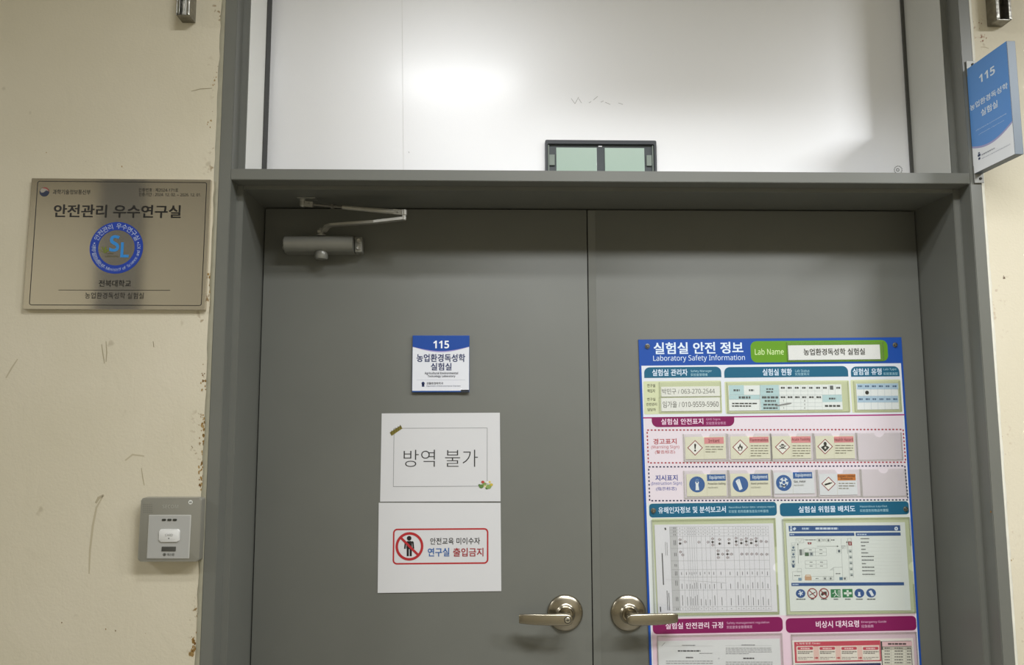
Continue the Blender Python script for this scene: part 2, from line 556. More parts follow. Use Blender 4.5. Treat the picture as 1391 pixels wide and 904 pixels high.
# sealant beads along the frame
def bead(name, x, w, m, label):
    bm = bmesh.new()
    rnd = random.Random(3)
    n = 120
    L, Rr = [], []
    rows = []
    for i in range(n + 1):
        z = CEIL * i / n
        j = rnd.uniform(0.75, 1.15)
        rows.append([bm.verts.new((x + a * w * (j if k == 4 else 1), WALLY - 0.0035 * h * rnd.uniform(0.85, 1.1), z)) for k, (a, h) in enumerate(((0, 0.2), (0.1, 1.0), (0.4, 0.85), (0.75, 0.5), (1.0, -0.1)))])
    for a, b in zip(rows, rows[1:]):
        for k in range(4):
            bm.faces.new((a[k], a[k + 1], b[k + 1], b[k]))
    return struct(name, bm, m, label, 'sealant', True)
bead('trim_8', XL - RW - FWD + 0.0005, -0.013, mat('sealant_left', '#a39f8c', 0.5, 0, 0.08, 30), 'smeared grey-beige sealant bead along the left jamb')
bead('trim_9', XR + RW + FWD - 0.0005, 0.010, mat('sealant_right', '#dedcd0', 0.5, 0, 0.05, 40), 'rough whitish sealant bead along the right jamb')

# rust and scuffs that show on the plaster
def wall_marks(parent_name, spots, scuffs):
    par = bpy.data.objects[parent_name]
    S = Sheet(face_at(0, WALLY, 1.5), 0.0001)
    rnd = random.Random(9)
    for (x0, y0, x1, y1, n, r, col) in spots:
        for k in range(n):
            t = rnd.random()
            x, y = x0 + (x1 - x0) * t + rnd.gauss(0, 1) * 2.0, y0 + (y1 - y0) * t + rnd.gauss(0, 1) * 1.5
            rr_ = r * rnd.uniform(0.35, 1.15)
            m = rnd.randint(6, 9)
            ph = rnd.random() * 6
            S.poly([(x + rr_ * rnd.uniform(0.5, 1.2) * math.cos(ph + 2 * math.pi * i / m), y + 1.5 * rr_ * rnd.uniform(0.5, 1.2) * math.sin(ph + 2 * math.pi * i / m)) for i in range(m)], rnd.choice(col), 1 + k % 3)
    for (pts, w, col) in scuffs:
        L, R2 = [], []
        for i, (x, y) in enumerate(pts):
            a = pts[max(0, i - 1)]; b = pts[min(len(pts) - 1, i + 1)]
            dx, dy = b[0] - a[0], b[1] - a[1]
            q = math.hypot(dx, dy) or 1
            ww = w * (0.35 + 0.65 * math.sin(math.pi * (i + 0.5) / len(pts))) / 2
            L.append((x - dy / q * ww, y + dx / q * ww)); R2.append((x + dy / q * ww, y - dx / q * ww))
        n = len(pts)
        P_ = [S.m(*p) for p in L + R2]
        S.add(P_, [(i, i + 1, n + i + 1, n + i) for i in range(n - 1)], col, 1)
    o = S.build('wall_stain', None, 0.7)
    o.matrix_world = S.mw
    o.parent = par
RU = ('#8a6a35', '#6f4f1c', '#9a7c48', '#a58b5c')
RD2 = ('#a5806a', '#8e5f4a', '#b59a86')
wall_marks('wall_left', [
    (277, 507, 276, 530, 12, 1.5, RU), (281, 485, 279, 500, 4, 1.0, RU), (277, 572, 276, 612, 22, 1.7, RU), (275, 612, 273, 668, 26, 1.6, RU), (274, 560, 276, 580, 6, 1.0, RU),
    (264, 868, 261, 892, 20, 2.0, RU), (268, 845, 265, 868, 8, 1.0, RU), (271, 800, 268, 840, 6, 0.8, RU),
    (286, 366, 283, 418, 16, 1.3, RU), (291, 105, 291, 118, 7, 1.1, RU), (286, 150, 283, 172, 7, 0.8, RU), (48, 842, 200, 860, 4, 0.8, RU), (36, 204, 210, 234, 4, 0.8, RU)],
    [([(140, 674), (131, 690), (126, 715), (122, 750), (121, 780)], 3.0, '#b8ae95'), ([(141, 673), (134, 677), (130, 684)], 4.0, '#b0a58c'),
     ([(24, 488), (16, 500), (8, 514)], 2.0, '#b8ae95'), ([(192, 636), (194, 650), (196, 660)], 1.4, '#aca187'), ([(138, 468), (140, 482), (142, 494)], 1.5, '#a59b82'), ([(144, 464), (145, 480), (144, 492)], 1.5, '#a59b82'),
     ([(208, 464), (209, 472)], 1.0, '#84785d'), ([(260, 606), (262, 609)], 1.0, '#84785d'), ([(260, 124), (272, 121), (288, 120)], 1.0, '#8f8568'), ([(170, 626), (180, 618), (196, 620)], 2.5, '#bab097')])
wall_marks('wall_right', [
    (1334, 42, 1334, 60, 12, 1.0, RD2), (1331, 26, 1329, 36, 4, 0.8, RD2), (1347, 690, 1350, 700, 3, 1.0, RU), (1376, 760, 1378, 764, 2, 1.0, RU), (1366, 376, 1366.5, 376.5, 2, 1.6, ('#6a5a4a',)), (1345, 425, 1346, 425, 2, 1.0, RU)],
    [([(1332, 64), (1338, 64), (1343, 66)], 1.0, '#b8ab92'), ([(1362, 376), (1370, 376)], 0.8, '#cbbfa8')])

# white panel above the transom
pm = mat('white_panel', '#f4f4f6', 0.52, 0.0, 0.0, 10, 0.25, 700, 0.6, 0.0006)
pb = pm.node_tree.nodes['Principled BSDF']
pb.inputs['Metallic'].default_value = 0.35
pb.inputs['Coat Weight'].default_value = 0.32
pb.inputs['Coat Roughness'].default_value = 0.22
pb.inputs['Coat IOR'].default_value = 1.6
bm = bmesh.new()
box(bm, XL + 0.0005, 1.1024, D2, D2 + 0.03, ZS + 0.002, CEIL)
panel = struct('wall_upper', bm, pm, 'glossy white sheet panel filling the opening above the transom bar', 'wall panel')
S = Sheet(face_at(0.25, D2, 2.3), 0.0002)
S.view(0, 0, 1)
S.line(546, 0, 548, 232, 0.5, '#dededc', 1)
for a in ((776, 134, 781, 141), (781, 141, 786, 132), (786, 134, 790, 140), (800, 140, 803, 138), (806, 136, 812, 131), (816, 139, 820, 137), (822, 139, 829, 142), (555, 206, 556, 208), (840, 140, 846, 142)):
    S.line(*a, 0.5, '#9a9a98', 2)
for i in range(14):
    a = 2 * math.pi * i / 14
    S.line(1220 + 5.2 * math.cos(a), 231 + 5.2 * math.sin(a), 1220 + 5.2 * math.cos(a + 0.28), 231 + 5.2 * math.sin(a + 0.28), 1.0, '#4c4c4c', 2)
S.ring(1219.5, 231, 2.2, 1.4, '#4c4c4c', 2)
o = S.build('pencil_marks', None)
o.matrix_world = S.mw
pmw = o.matrix_world.copy()
o.parent = panel
o.matrix_world = pmw

# ------------------------------------------------------------------ doors
handle_m = mat('satin_nickel', '#a59d8c', 0.27, 1.0, 0.03, 30)
dark_m = mat('dark_slot', '#1c1b19', 0.5)
def door(name, x0, x1, label):
    bm = boxbm(x0, x1, D2, D2 + 0.042, 0.006, ZS - 0.003, 0.0012)
    return struct(name, bm, door_m, label, 'door', True)
d1 = door('door_1', XL + 0.003, XG - 0.0012, 'grey steel door leaf with the closer, room plate and two paper notices')
d2 = door('door_2', XG + 0.0012, XR - 0.003, 'grey steel door leaf carrying the blue laboratory safety board')
# meeting stile seam of the right leaf: a narrow raised edge strip
bm = boxbm(XG + 0.0014, XG + 0.0205, D2 - 0.0008, D2 + 0.002, 0.01, ZS - 0.004, 0.0003)
obj('edge_strip', bm, door_m, d2)
# dark stop behind the gaps
struct('trim_10', boxbm(XL, XR, D2 + 0.043, D2 + 0.06, 0, ZS), gk, 'dark rebate behind the gaps around the door leaves', 'trim')

def lever_handle(door_o, x, z, sign, keyed):
    mw = face_at(x, D2, z)
    bm = bmesh.new()
    lathe(bm, [(0.0437, 0.0), (0.0440, 0.002), (0.0432, 0.0042), (0.0405, 0.0068), (0.034, 0.0100), (0.026, 0.0125), (0.0225, 0.0140), (0.0205, 0.0172), (0.0185, 0.0186), (0.0172, 0.0180), (0.0160, 0.0165), (0.0, 0.0165)], 64)
    ro = obj('door_handle', bm, handle_m, None, mw, True)
    ro.parent = door_o
    # lever: oval section swept outwards from the neck and along the door
    bm = bmesh.new()
    if keyed:
        st = [(-0.012, 0.0535, 0.0065, 0.006), (-0.0085, 0.0537, 0.0108, 0.0074), (-0.0045, 0.0538, 0.0128, 0.0078), (0.0, 0.0540, 0.0138, 0.008), (0.012, 0.0545, 0.0140, 0.0075), (0.03, 0.0550, 0.0136, 0.0062), (0.055, 0.0540, 0.0131, 0.0052), (0.08, 0.0510, 0.0124, 0.0047), (0.10, 0.0470, 0.0114, 0.0044), (0.112, 0.0440, 0.0106, 0.0042), (0.1145, 0.0432, 0.0098, 0.0034)]
    else:
        st = [(-0.0135, 0.0525, 0.0050, 0.005), (-0.011, 0.0533, 0.0092, 0.0070), (-0.006, 0.0538, 0.0122, 0.0078), (0.0, 0.0540, 0.0136, 0.008), (0.012, 0.0545, 0.0140, 0.0075), (0.03, 0.0550, 0.0137, 0.0062), (0.055, 0.0540, 0.0133, 0.0052), (0.08, 0.0510, 0.0126, 0.0047), (0.098, 0.0475, 0.0117, 0.0044), (0.108, 0.0452, 0.0105, 0.0040), (0.1115, 0.0443, 0.0085, 0.0032)]
    rings = []
    ns = 20
    for (x_, w, h, t) in st:
        ring = []
        for i in range(ns):
            a = 2 * math.pi * i / ns
            ca, sa = math.cos(a), math.sin(a)
            e = 0.55
            yy = h * math.copysign(abs(sa) ** e, sa)
            ww = w + t * math.copysign(abs(ca) ** e, ca)
            ring.append(bm.verts.new((sign * x_, yy - 0.0008 - 0.012 * max(0, x_) * 0.25, ww)))
        rings.append(ring)
    for A, B in zip(rings, rings[1:]):
        for i in range(ns):
            j = (i + 1) % ns
            bm.faces.new((A[i], A[j], B[j], B[i]))
    bm.faces.new(rings[0])
    bm.faces.new(rings[-1][::-1])
    # neck
    tube(bm, [(0, 0, 0.014), (0, 0, 0.022), (0, -0.0003, 0.034), (0, -0.0006, 0.048), (0, -0.0008, 0.054)], [0.0135, 0.0125, 0.0112, 0.0112, 0.0118], 28)
    lv = obj('lever', bm, handle_m, ro, None, True)
    if keyed:
        bm = bmesh.new()
        lathe(bm, [(0.0066, 0.0605), (0.0066, 0.0640), (0.0056, 0.0648), (0.0, 0.0648)], 32)
        kc = obj('lock_cylinder', bm, mat('lock_nickel', '#bdb7a8', 0.3, 0.9), ro, None, True)
        bm = bmesh.new()
        lathe(bm, [(0.0082, 0.0600), (0.0082, 0.0630), (0.0066, 0.0630), (0.0066, 0.0600)], 32)
        obj('lock_ring', bm, dark_m, ro, None, True)
        bm = bmesh.new()
        box(bm, -0.0042, 0.0042, -0.0010, 0.0004, 0.0644, 0.0651)
        box(bm, -0.0006, 0.0008, -0.0034, 0.0030, 0.0644, 0.0651)
        obj('keyhole', bm, dark_m, ro)
    return ro
lever_handle(d1, 0.1770, 0.9962, -1, True)
lever_handle(d2, 0.3325, 0.9946, 1, False)

# ------------------------------------------------------------------ vision panel in the white sheet
vx0, vx1, vz0, vz1 = 0.1362, 0.4270, 2.03, 2.1905
vm = face_at((vx0 + vx1) / 2, D2, vz0)
hw, hh = (vx1 - vx0) / 2, vz1 - vz0
frame_m = mat('charcoal_frame', '#41444a', 0.45)
frame_m2 = mat('charcoal_frame_face', '#4c5256', 0.5)
bm = bmesh.new()
outer = rr(-hw, 0, hw, hh, 0.004, 4)
inner = rr(-hw + 0.006, 0.006, hw - 0.006, hh - 0.010, 0.003, 4)
n = len(outer)
for w0, w1 in ((0.0, 0.012),):
    vo0 = [bm.verts.new((a, b, w0)) for a, b in outer]; vo1 = [bm.verts.new((a, b, w1)) for a, b in outer]
    vi0 = [bm.verts.new((a, b, w0)) for a, b in inner]; vi1 = [bm.verts.new((a, b, w1)) for a, b in inner]
    for i in range(n):
        j = (i + 1) % n
        bm.faces.new((vo0[i], vo0[j], vo1[j], vo1[i])); bm.faces.new((vi0[j], vi0[i], vi1[i], vi1[j]))
        bm.faces.new((vo1[i], vo1[j], vi1[j], vi1[i])); bm.faces.new((vo0[j], vo0[i], vi0[i], vi0[j]))
vp = empty('vision_panel', vm)
tag(vp, 'small dark framed window with two pale green panes low on the white panel', 'window', kind='thing')
obj('frame', bm, frame_m, vp)
bm = bmesh.new()
box(bm, -hw + 0.006, hw - 0.006, 0.006, hh - 0.010, 0.0005, 0.004)
obj('backing', bm, frame_m2, vp)
glass = mat('pale_green_glass', '#bcd3c6', 0.18)
for a, b in ((-hw + 0.029, -0.0105), (0.0105, hw - 0.031)):
    obj('pane', boxbm(a, b, 0.012, hh - 0.0185, 0.004, 0.007, 0.0006), glass, vp)
clip_m = mat('clip_plastic', '#8f9a92', 0.5)
for a, b in ((-hw + 0.0105, -hw + 0.025), (hw - 0.026, hw - 0.012)):
    obj('clip', boxbm(a, b, hh - 0.067, hh - 0.038, 0.004, 0.009, 0.001), clip_m, vp)
for a in (-hw + 0.0075, hw - 0.0105):
    obj('guide_rail', boxbm(a, a + 0.003, 0.008, hh - 0.012, 0.004, 0.0085, 0.0005), clip_m, vp)
obj('indicator', boxbm(-0.006, 0.004, hh - 0.0165, hh - 0.0125, 0.004, 0.0065, 0.0008), mat('indicator_white', '#e8e8ee', 0.3), vp)

# ------------------------------------------------------------------ door closer
cm = mat('closer_enamel', '#8c8c86', 0.32, 0.3, 0.03, 20)
cm2 = mat('closer_steel', '#a09e96', 0.35, 0.35, 0.05, 40)
cmw = face_at(-0.4315, D2, 1.9075)
dc = empty('door_closer', cmw)
tag(dc, 'grey hydraulic door closer with folding arm at the top of the left leaf', 'door closer')
bw = 0.0885
bm = bmesh.new()
prof = []
for i in range(17):      # rounded front
    a = math.radians(-90 + 180 * i / 16)
    prof.append((0.0205 * math.sin(a), 0.034 + 0.022 * math.cos(a)))
prof = [(-0.0205, 0.006)] + prof + [(0.0205, 0.006)]
lo = [bm.verts.new((-bw, a, w)) for a, w in prof]
hi = [bm.verts.new((bw - 0.006, a, w)) for a, w in prof]
for i in range(len(prof)):
    j = (i + 1) % len(prof)
    bm.faces.new((lo[i], lo[j], hi[j], hi[i]))
bm.faces.new(lo); bm.faces.new(hi[::-1])
bmesh.ops.bevel(bm, geom=[e for e in bm.edges if abs(e.verts[0].co.x - e.verts[1].co.x) < 1e-5], offset=0.0012, segments=2, affect='EDGES')
obj('closer_body', bm, cm, dc, None, True)
bm = bmesh.new()
box(bm, -bw - 0.004, bw + 0.002, -0.021, 0.021, 0.0, 0.008, 0.0015)
obj('mounting_plate', bm, cm, dc)
for sx in (-1, 1):
    bm = bmesh.new()
    x0, x1 = (bw - 0.004, bw + 0.0145) if sx > 0 else (-bw - 0.0045, -bw + 0.001)
    box(bm, x0, x1, -0.0205, 0.0185, 0.004, 0.034 if sx > 0 else 0.03, 0.0025)
    ec = obj('end_plate', bm, cm, dc, None, True)
    for v in (-0.0095, 0.0085):
        bm = bmesh.new()
        xc = (bw + 0.0065) if sx > 0 else (-bw - 0.0025)
        lathe(bm, [(0.0058, 0.0), (0.0058, 0.003), (0.0046, 0.0042), (0.003, 0.0034), (0.0, 0.0034)], 20, Matrix.Translation((xc, v, 0.0335 if sx > 0 else 0.0295)))
        obj('screw', bm, cm2 if sx > 0 else cm, ec, None, True)
bm = bmesh.new()      # valve cap under the body
lathe(bm, [(0.0, -0.0385), (0.0140, -0.038), (0.0162, -0.035), (0.0165, -0.022), (0.0150, -0.019), (0.0, -0.019)], 28, Matrix.Translation((0.001, 0, 0.030)) @ Matrix.Rotation(math.radians(-90), 4, 'X'))
obj('valve_cap', bm, cm, dc, None, True)
bm = bmesh.new()      # pinion on top of the body
lathe(bm, [(0.012, 0.0195), (0.012, 0.0225), (0.008, 0.024), (0.008, 0.033), (0.0045, 0.035), (0.0045, 0.040), (0.0, 0.040)], 24, Matrix.Translation((0.0, 0, 0.036)) @ Matrix.Rotation(math.radians(-90), 4, 'X'))
obj('pinion', bm, cm, dc, None, True)
def closer_local(px, py, Y):
    return cmw.inverted() @ at(px, py, Y)
J = closer_local(549.0, 294.5, 0.075)
arm_y = J.y
bm = bmesh.new()
pts = [Vector((-0.006, 0.030, 0.036)), Vector((0.004, 0.0305, 0.038)), Vector((0.010, 0.033, 0.042)), Vector((0.018, 0.0405, 0.050)), Vector((0.030, 0.0425, 0.058)), Vector((J.x * 0.6 + 0.012, 0.0425, 0.036 + (J.z - 0.036) * 0.62)), Vector((J.x, 0.0425, J.z))]
rings = []
for i, p in enumerate(pts):   # flat bar standing on edge
    d = (pts[min(i + 1, len(pts) - 1)] - pts[max(i - 1, 0)]).normalized()
    sd = Vector((-d.z, 0, d.x)).normalized() * 0.0075
    up = d.cross(sd).normalized() * 0.0032
    rings.append([bm.verts.new(p + a) for a in (sd + up, -sd + up, -sd - up, sd - up)])
for A, B in zip(rings, rings[1:]):
    for k in range(4):
        bm.faces.new((A[k], A[(k + 1) % 4], B[(k + 1) % 4], B[k]))
bm.faces.new(rings[0]); bm.faces.new(rings[-1][::-1])
obj('main_arm', bm, cm2, dc)
bm = bmesh.new()
lathe(bm, [(0.0, -0.004), (0.005, -0.003), (0.005, 0.008), (0.0068, 0.0085), (0.0068, 0.0205), (0.0045, 0.022), (0.0, 0.022)], 20, Matrix.Translation((J.x, 0.0425, J.z)) @ Matrix.Rotation(math.radians(-90), 4, 'X'))
obj('elbow_joint', bm, cm2, dc, None, True)
# forearm back to the soffit
K = closer_local(411.0, 277.0, 0.115)
E0 = Vector((J.x, 0.057, J.z))
E1 = Vector((K.x, K.y, K.z))
dv = E1 - E0
bm = bmesh.new()
P = lambda t: E0 + dv * t
tube(bm, [P(0.09), P(0.11), P(0.60), P(0.605)], [0.0058, 0.0064, 0.0050, 0.002], 14)
obj('forearm', bm, cm2, dc, None, True)
bm = bmesh.new()
tube(bm, [P(0.59), P(0.84)], 0.0030, 10)
tube(bm, [P(0.69), P(0.715)], 0.0062, 6)
tube(bm, [P(0.80), P(0.90)], 0.0034, 10)
obj('threaded_rod', bm, mat('closer_rod', '#6c6a64', 0.4, 0.3), dc, None, True)
for a, b in ((0.015, 0.105), (0.895, 0.975)):
    bm = bmesh.new()
    c0, c1 = P(a), P(b)
    d = (c1 - c0).normalized()
    sd = Vector((-d.z, 0, d.x)).normalized() * 0.0035
    up = d.cross(sd).normalized() * 0.0062
    r0 = [bm.verts.new(c0 + q) for q in (sd + up, -sd + up, -sd - up, sd - up)]
    r1 = [bm.verts.new(c1 + q) for q in (sd + up, -sd + up, -sd - up, sd - up)]
    for k in range(4):
        bm.faces.new((r0[k], r0[(k + 1) % 4], r1[(k + 1) % 4], r1[k]))
    bm.faces.new(r0); bm.faces.new(r1[::-1])
    cv = obj('clevis', bm, cm2, dc)
    mid = (c0 + c1) / 2
    bm = bmesh.new()
    lathe(bm, [(0.0026, 0.0), (0.0026, 0.0055), (0.0014, 0.0065), (0.0, 0.0065)], 14, Matrix.Translation(mid))
    obj('pin', bm, cm, cv, None, True)
bm = bmesh.new()      # shoe under the head of the frame
sof = ZS - 1.9075
lathe(bm, [(0.0, K.y - 0.009), (0.004, K.y - 0.008), (0.0066, K.y - 0.005), (0.0066, K.y + 0.006), (0.0078, K.y + 0.007), (0.0078, sof - 0.002), (0.0, sof - 0.002)], 20, Matrix.Translation((K.x, 0, K.z)) @ Matrix.Rotation(math.radians(-90), 4, 'X'))
obj('shoe_pivot', bm, cm2, dc, None, True)
bm = bmesh.new()
box(bm, K.x - 0.012, K.x + 0.034, sof - 0.0028, sof - 0.0002, K.z - 0.012, K.z + 0.012, 0.001)
obj('shoe_plate', bm, cm, dc)

# ------------------------------------------------------------------ metal certificate plaque on the left wall
PT = 0.009
tl, tr, br, bl = (at(*p, WALLY - PT) for p in ((41.5, 242), (285.5, 244), (279.3, 421.5), (32, 420.5)))
pc = (tl + tr + br + bl) / 4
pw, ph = ((tr - tl).length + (br - bl).length) / 2, ((tl - bl).length + (tr - br).length) / 2
prot = math.degrees(math.atan2((tr - tl).z + (br - bl).z, (tr - tl).x + (br - bl).x))
mw = face_at(pc.x, WALLY, pc.z, prot)
steel = bpy.data.materials.new('brushed_steel')
steel.use_nodes = True
nt = steel.node_tree
b = nt.nodes['Principled BSDF']
b.inputs['Base Color'].default_value = (*srgb('#c9c2b3'), 1)
b.inputs['Metallic'].default_value = 0.8
b.inputs['Roughness'].default_value = 0.07
b.inputs['Anisotropic'].default_value = 0.0
tc = nt.nodes.new('ShaderNodeTexCoord')
mp = nt.nodes.new('ShaderNodeMapping'); mp.inputs['Scale'].default_value = (6, 900, 6)
ns = nt.nodes.new('ShaderNodeTexNoise'); ns.inputs['Scale'].default_value = 1.0; ns.inputs['Detail'].default_value = 2
bp = nt.nodes.new('ShaderNodeBump'); bp.inputs['Strength'].default_value = 0.03; bp.inputs['Distance'].default_value = 0.0003
nt.links.new(tc.outputs['Object'], mp.inputs['Vector']); nt.links.new(mp.outputs[0], ns.inputs['Vector'])
nt.links.new(ns.outputs['Fac'], bp.inputs['Height']); nt.links.new(bp.outputs[0], b.inputs['Normal'])
bm = bmesh.new()
box(bm, -pw / 2, pw / 2, -ph / 2, ph / 2, 0.0, PT, 0.0012)
plq = obj('certificate_plaque', bm, steel, None, mw)
tag(plq, 'brushed metal safety certificate plaque with blue ring emblem on the left wall', 'plaque')
S = Sheet(mw, PT + 0.0001)
S.view(0, 220, 4.11)
BK = '#15130f'
S.frame(185, 110, 1141, 803, 4, BK, 1, 14)
# taegeuk emblem of the ministry
S.disc(248, 168, 27, '#1b2440', 2)
S.poly([(224, 160), (232, 149), (246, 144), (262, 147), (272, 158), (275, 168), (268, 162), (258, 160), (250, 166), (242, 172), (230, 172)], '#9c958a', 3)
S.poly([(236, 147), (248, 142), (262, 145), (272, 155), (275, 168), (268, 158), (258, 151), (246, 149)], '#8f3a35', 4)
S.text('과학기술정보통신부', 295, 155, 505, 182, '#262420', 0.004)
S.text('인증번호 : 제2024-171호', 775, 147, 995, 168, '#262420', 0.004)
S.text('인증기간 : 2024. 12. 02. ~ 2026. 12. 01.', 775, 173, 1122, 193, '#262420', 0.004)
S.text('안전관리 우수연구실', 300, 240, 1010, 312, BK, 0.026, 3, 3)
S.ring(650, 480, 149, 102, '#10399f', 2, 64)
S.arc_text('안전관리 우수연구실', 650, 480, 125, 152, 28, 27, '#b9c4d6', 0.004)
S.arc_text('과학기술정보통신부, Ministry of Science and ICT', 650, 480, 126, 176, 368, 20, '#b9c4d6', 0.004, inward=True)
S.disc(528, 455, 4, '#b9c4d6', 4); S.disc(772, 452, 4, '#b9c4d6', 4)
S.text('S', 612, 410, 667, 502, '#2f86cf', 0.03, 3, 4)
S.text('L', 674, 450, 720, 534, '#2f86cf', 0.03, 3, 4)
S.text('Safety', 590, 506, 635, 519, '#5d5a33', 0.0)
S.text('Laboratory', 588, 521, 664, 536, '#5d5a33', 0.0)
for a in (0.4, 1.2, 2.0, 2.8):
    S.poly([(582, 512), (582 + 22 * math.cos(a) - 6, 502 - 26 * math.sin(a)), (582 + 26 * math.cos(a), 500 - 30 * math.sin(a)), (582 + 22 * math.cos(a) + 6, 506 - 22 * math.sin(a))], '#6e7a2a', 3)
S.text('전북대학교', 552, 660, 732, 698, BK, 0.014)
S.line(327, 716, 950, 718, 3, BK, 2)
S.text('농업환경독성학 실험실', 475, 730, 803, 765, BK, 0.004)
S.build('engraving', plq)

# ------------------------------------------------------------------ card reader
rx0, rx1 = -0.7605, -0.6305
rz0, rz1 = 1.1705, 1.3045
RD = 0.024
rmw = face_at((rx0 + rx1) / 2, WALLY, (rz0 + rz1) / 2, -0.35)
hw, hh = (rx1 - rx0) / 2, (rz1 - rz0) / 2
cr_ = empty('card_reader', rmw)
tag(cr_, 'grey square card reader with white button beside the left jamb', 'card reader')
rg1 = mat('reader_grey', '#8c8a80', 0.42, 0.15)
rsil = mat('reader_silver', '#c4c4c0', 0.35, 0.3)
bm = bmesh.new()
prism(bm, rr(-hw, -hh, hw, hh, 0.005, 5), 0.0, RD - 0.0045)
prism(bm, rr(-hw, -hh, hw, hh, 0.005, 5), RD - 0.0045, RD, 'z', 0.003)
obj('casing', bm, rg1, cr_, None, True)
S = Sheet(rmw, RD)
S.view(160, 650, 6.457)
u0, v0, u1, v1 = S.bounds(264, 322, 636, 706)
bm = bmesh.new()
prism(bm, rr(u0, v0, u1, v1, 0.0012, 3), RD - 0.0005, RD + 0.0012, 'z', 0.0006)
fp = obj('front_plate', bm, rsil, cr_, None, True)
bm = bmesh.new()
prism(bm, rr(u0 + 0.0018, v0 + 0.0018, u1 - 0.0018, v1 - 0.0018, 0.001, 3), RD + 0.0012, RD + 0.0013, 'z')
obj('plate_inlay', bm, mat('reader_inlay', '#b2b2af', 0.4, 0.15), fp)
u0, v0, u1, v1 = S.bounds(368, 447, 546, 556)
bm = bmesh.new()
prism(bm, rr(u0, v0, u1, v1, 0.0045, 5), RD + 0.001, RD + 0.0036, 'z', 0.0016)
bt = tag(obj('button', bm, mat('reader_button', '#dcdcda', 0.35), cr_, None, True), 'white rounded card button')
u0, v0, u1, v1 = S.bounds(388, 600, 512, 640)
bm = bmesh.new()
prism(bm, rr(u0, v0, u1, v1, 0.001, 3), RD + 0.001, RD + 0.0024, 'z', 0.0005)
obj('sensor_window', bm, mat('reader_dark', '#4b4b47', 0.25), cr_, None, True)
for X in (408, 456, 503):
    u, v = S.m(X, 365)
    bm = bmesh.new()
    k = S.k(X, 365)
    prism(bm, rr(u - 18 * k, v - 9 * k, u + 18 * k, v + 9 * k, 8.5 * k, 5), RD + 0.001, RD + 0.0022, 'z')
    obj('indicator_lamp', bm, mat('reader_lamp', '#33342f', 0.25), cr_)
S.w = RD + 0.0001
for i in range(5):
    for j in range(5):
        S.rect(225 + i * 17.5, 229 + j * 17, 230 + i * 17.5, 234 + j * 17, '#4a4a44', 1)
S.build('speaker_grille', cr_)
S.d = {}
S.text('SECOM', 392, 233, 532, 265, '#a3a298', 0.015)
S.build('lettering', cr_)
S.d = {}
S.disc(638, 211, 19, '#d9d9d4', 1)
S.poly([(628, 204), (640, 212), (628, 220)], '#33332f', 2); S.rect(640, 204, 647, 220, '#33332f', 2)
S.build('status_icon', cr_)
S.d = {}
S.w = RD + 0.0015
S.text('에스원', 432, 658, 495, 682, '#55554f', 0.01)
S.ring(409, 670, 13, 9, '#55554f', 3); S.rect(404, 664, 416, 676, '#55554f', 3)
S.build('maker_mark', fp)
S.d = {}
S.w = RD + 0.0038
S.text('CARD', 416, 488, 483, 510, '#9b9b98', 0.0)
S.disc(447, 528, 5, '#4e4e4b', 2)
S.build('button_text', bt)

# ------------------------------------------------------------------ projecting room sign on the right jamb
SX0, SX1, SY0, SY1, SZ0, SZ1 = 1.135, 1.1545, -0.1376, -0.002, 2.0430, 2.3015
smw = Matrix(((0, 0, -1, SX0), (-1, 0, 0, SY1), (0, 1, 0, SZ0), (0, 0, 0, 1)))   # local x towards the viewer, y up, z out of the left face
sw, sh, stk = SY1 - SY0, SZ1 - SZ0, SX1 - SX0
ps = empty('projecting_sign', smw)
tag(ps, 'blue and white room sign projecting edge-on from the right jamb', 'sign')
obj('sign_body', boxbm(0, sw, 0, sh, -stk, 0, 0.0008), mat('sign_aluminium', '#66707a', 0.45, 0.1), ps)
S = Sheet(smw, 0.0002)
S.view(1230, 0, 3.615)
S.poly_l([(0.0005, 0.0005), (sw - 0.0005, 0.0005), (sw - 0.0005, sh - 0.0005), (0.0005, sh - 0.0005)], '#f0f2f5', 1)
def uv(X, Y):
    return S.m(X, Y)
cyb = S.m(327, 700)[1]; cyr = S.m(524, 608)[1]
def swoosh(dv, col, layer):
    top = [(0.0005, sh - 0.0005)]
    bot = []
    for i in range(25):
        t = i / 24
        u = 0.0005 + t * (sw - 0.001)
        v = 0.083 - 0.030 * math.sin(math.pi * (0.18 + 0.70 * t)) + 0.004 * t + dv
        bot.append((u, v))
    S.poly_l(bot + [(sw - 0.0005, sh - 0.0005), (0.0005, sh - 0.0005)], col, layer)
swoosh(-0.0045, '#a7a3cf', 2)
swoosh(0.0, '#5a92d6', 3)
def stext(t, u0, v0, u1, v1, col, bold=0.0, layer=4):
    vs, fs, W, H = text_shape(t, bold, 3)
    S.add([(u0 + x / W * (u1 - u0), v0 + y / H * (v1 - v0), h) for x, y, h in vs], fs, col, layer)
WT = '#e3ecf5'
def fit(X0, Y0, X1, Y1, t, col, bold, layer=4):
    """text between measured lower-left and upper-right corners on the oblique face"""
    a, c = S.m(X0, Y0), S.m(X1, Y1)
    stext(t, a[0], a[1], c[0], c[1], col, bold, layer)
fit(364, 411, 438, 320, '115', WT, 0.012)
fit(319, 548, 502, 402, '농업환경독성학', WT, 0.02)
fit(373, 573, 452, 490, '실험실', WT, 0.02)
fit(346, 640, 496, 561, 'Agricultural Environmental', WT, 0.0)
fit(359, 660, 485, 594, 'Toxicology Laboratory', WT, 0.0)
fit(374, 765, 440, 724, '생물환경화학과', '#2c3a5c', 0.01)
fit(376, 776, 516, 711, 'Department of Bioenvironmental Chemistry', '#4c587a', 0.0)
a = S.m(363, 771)
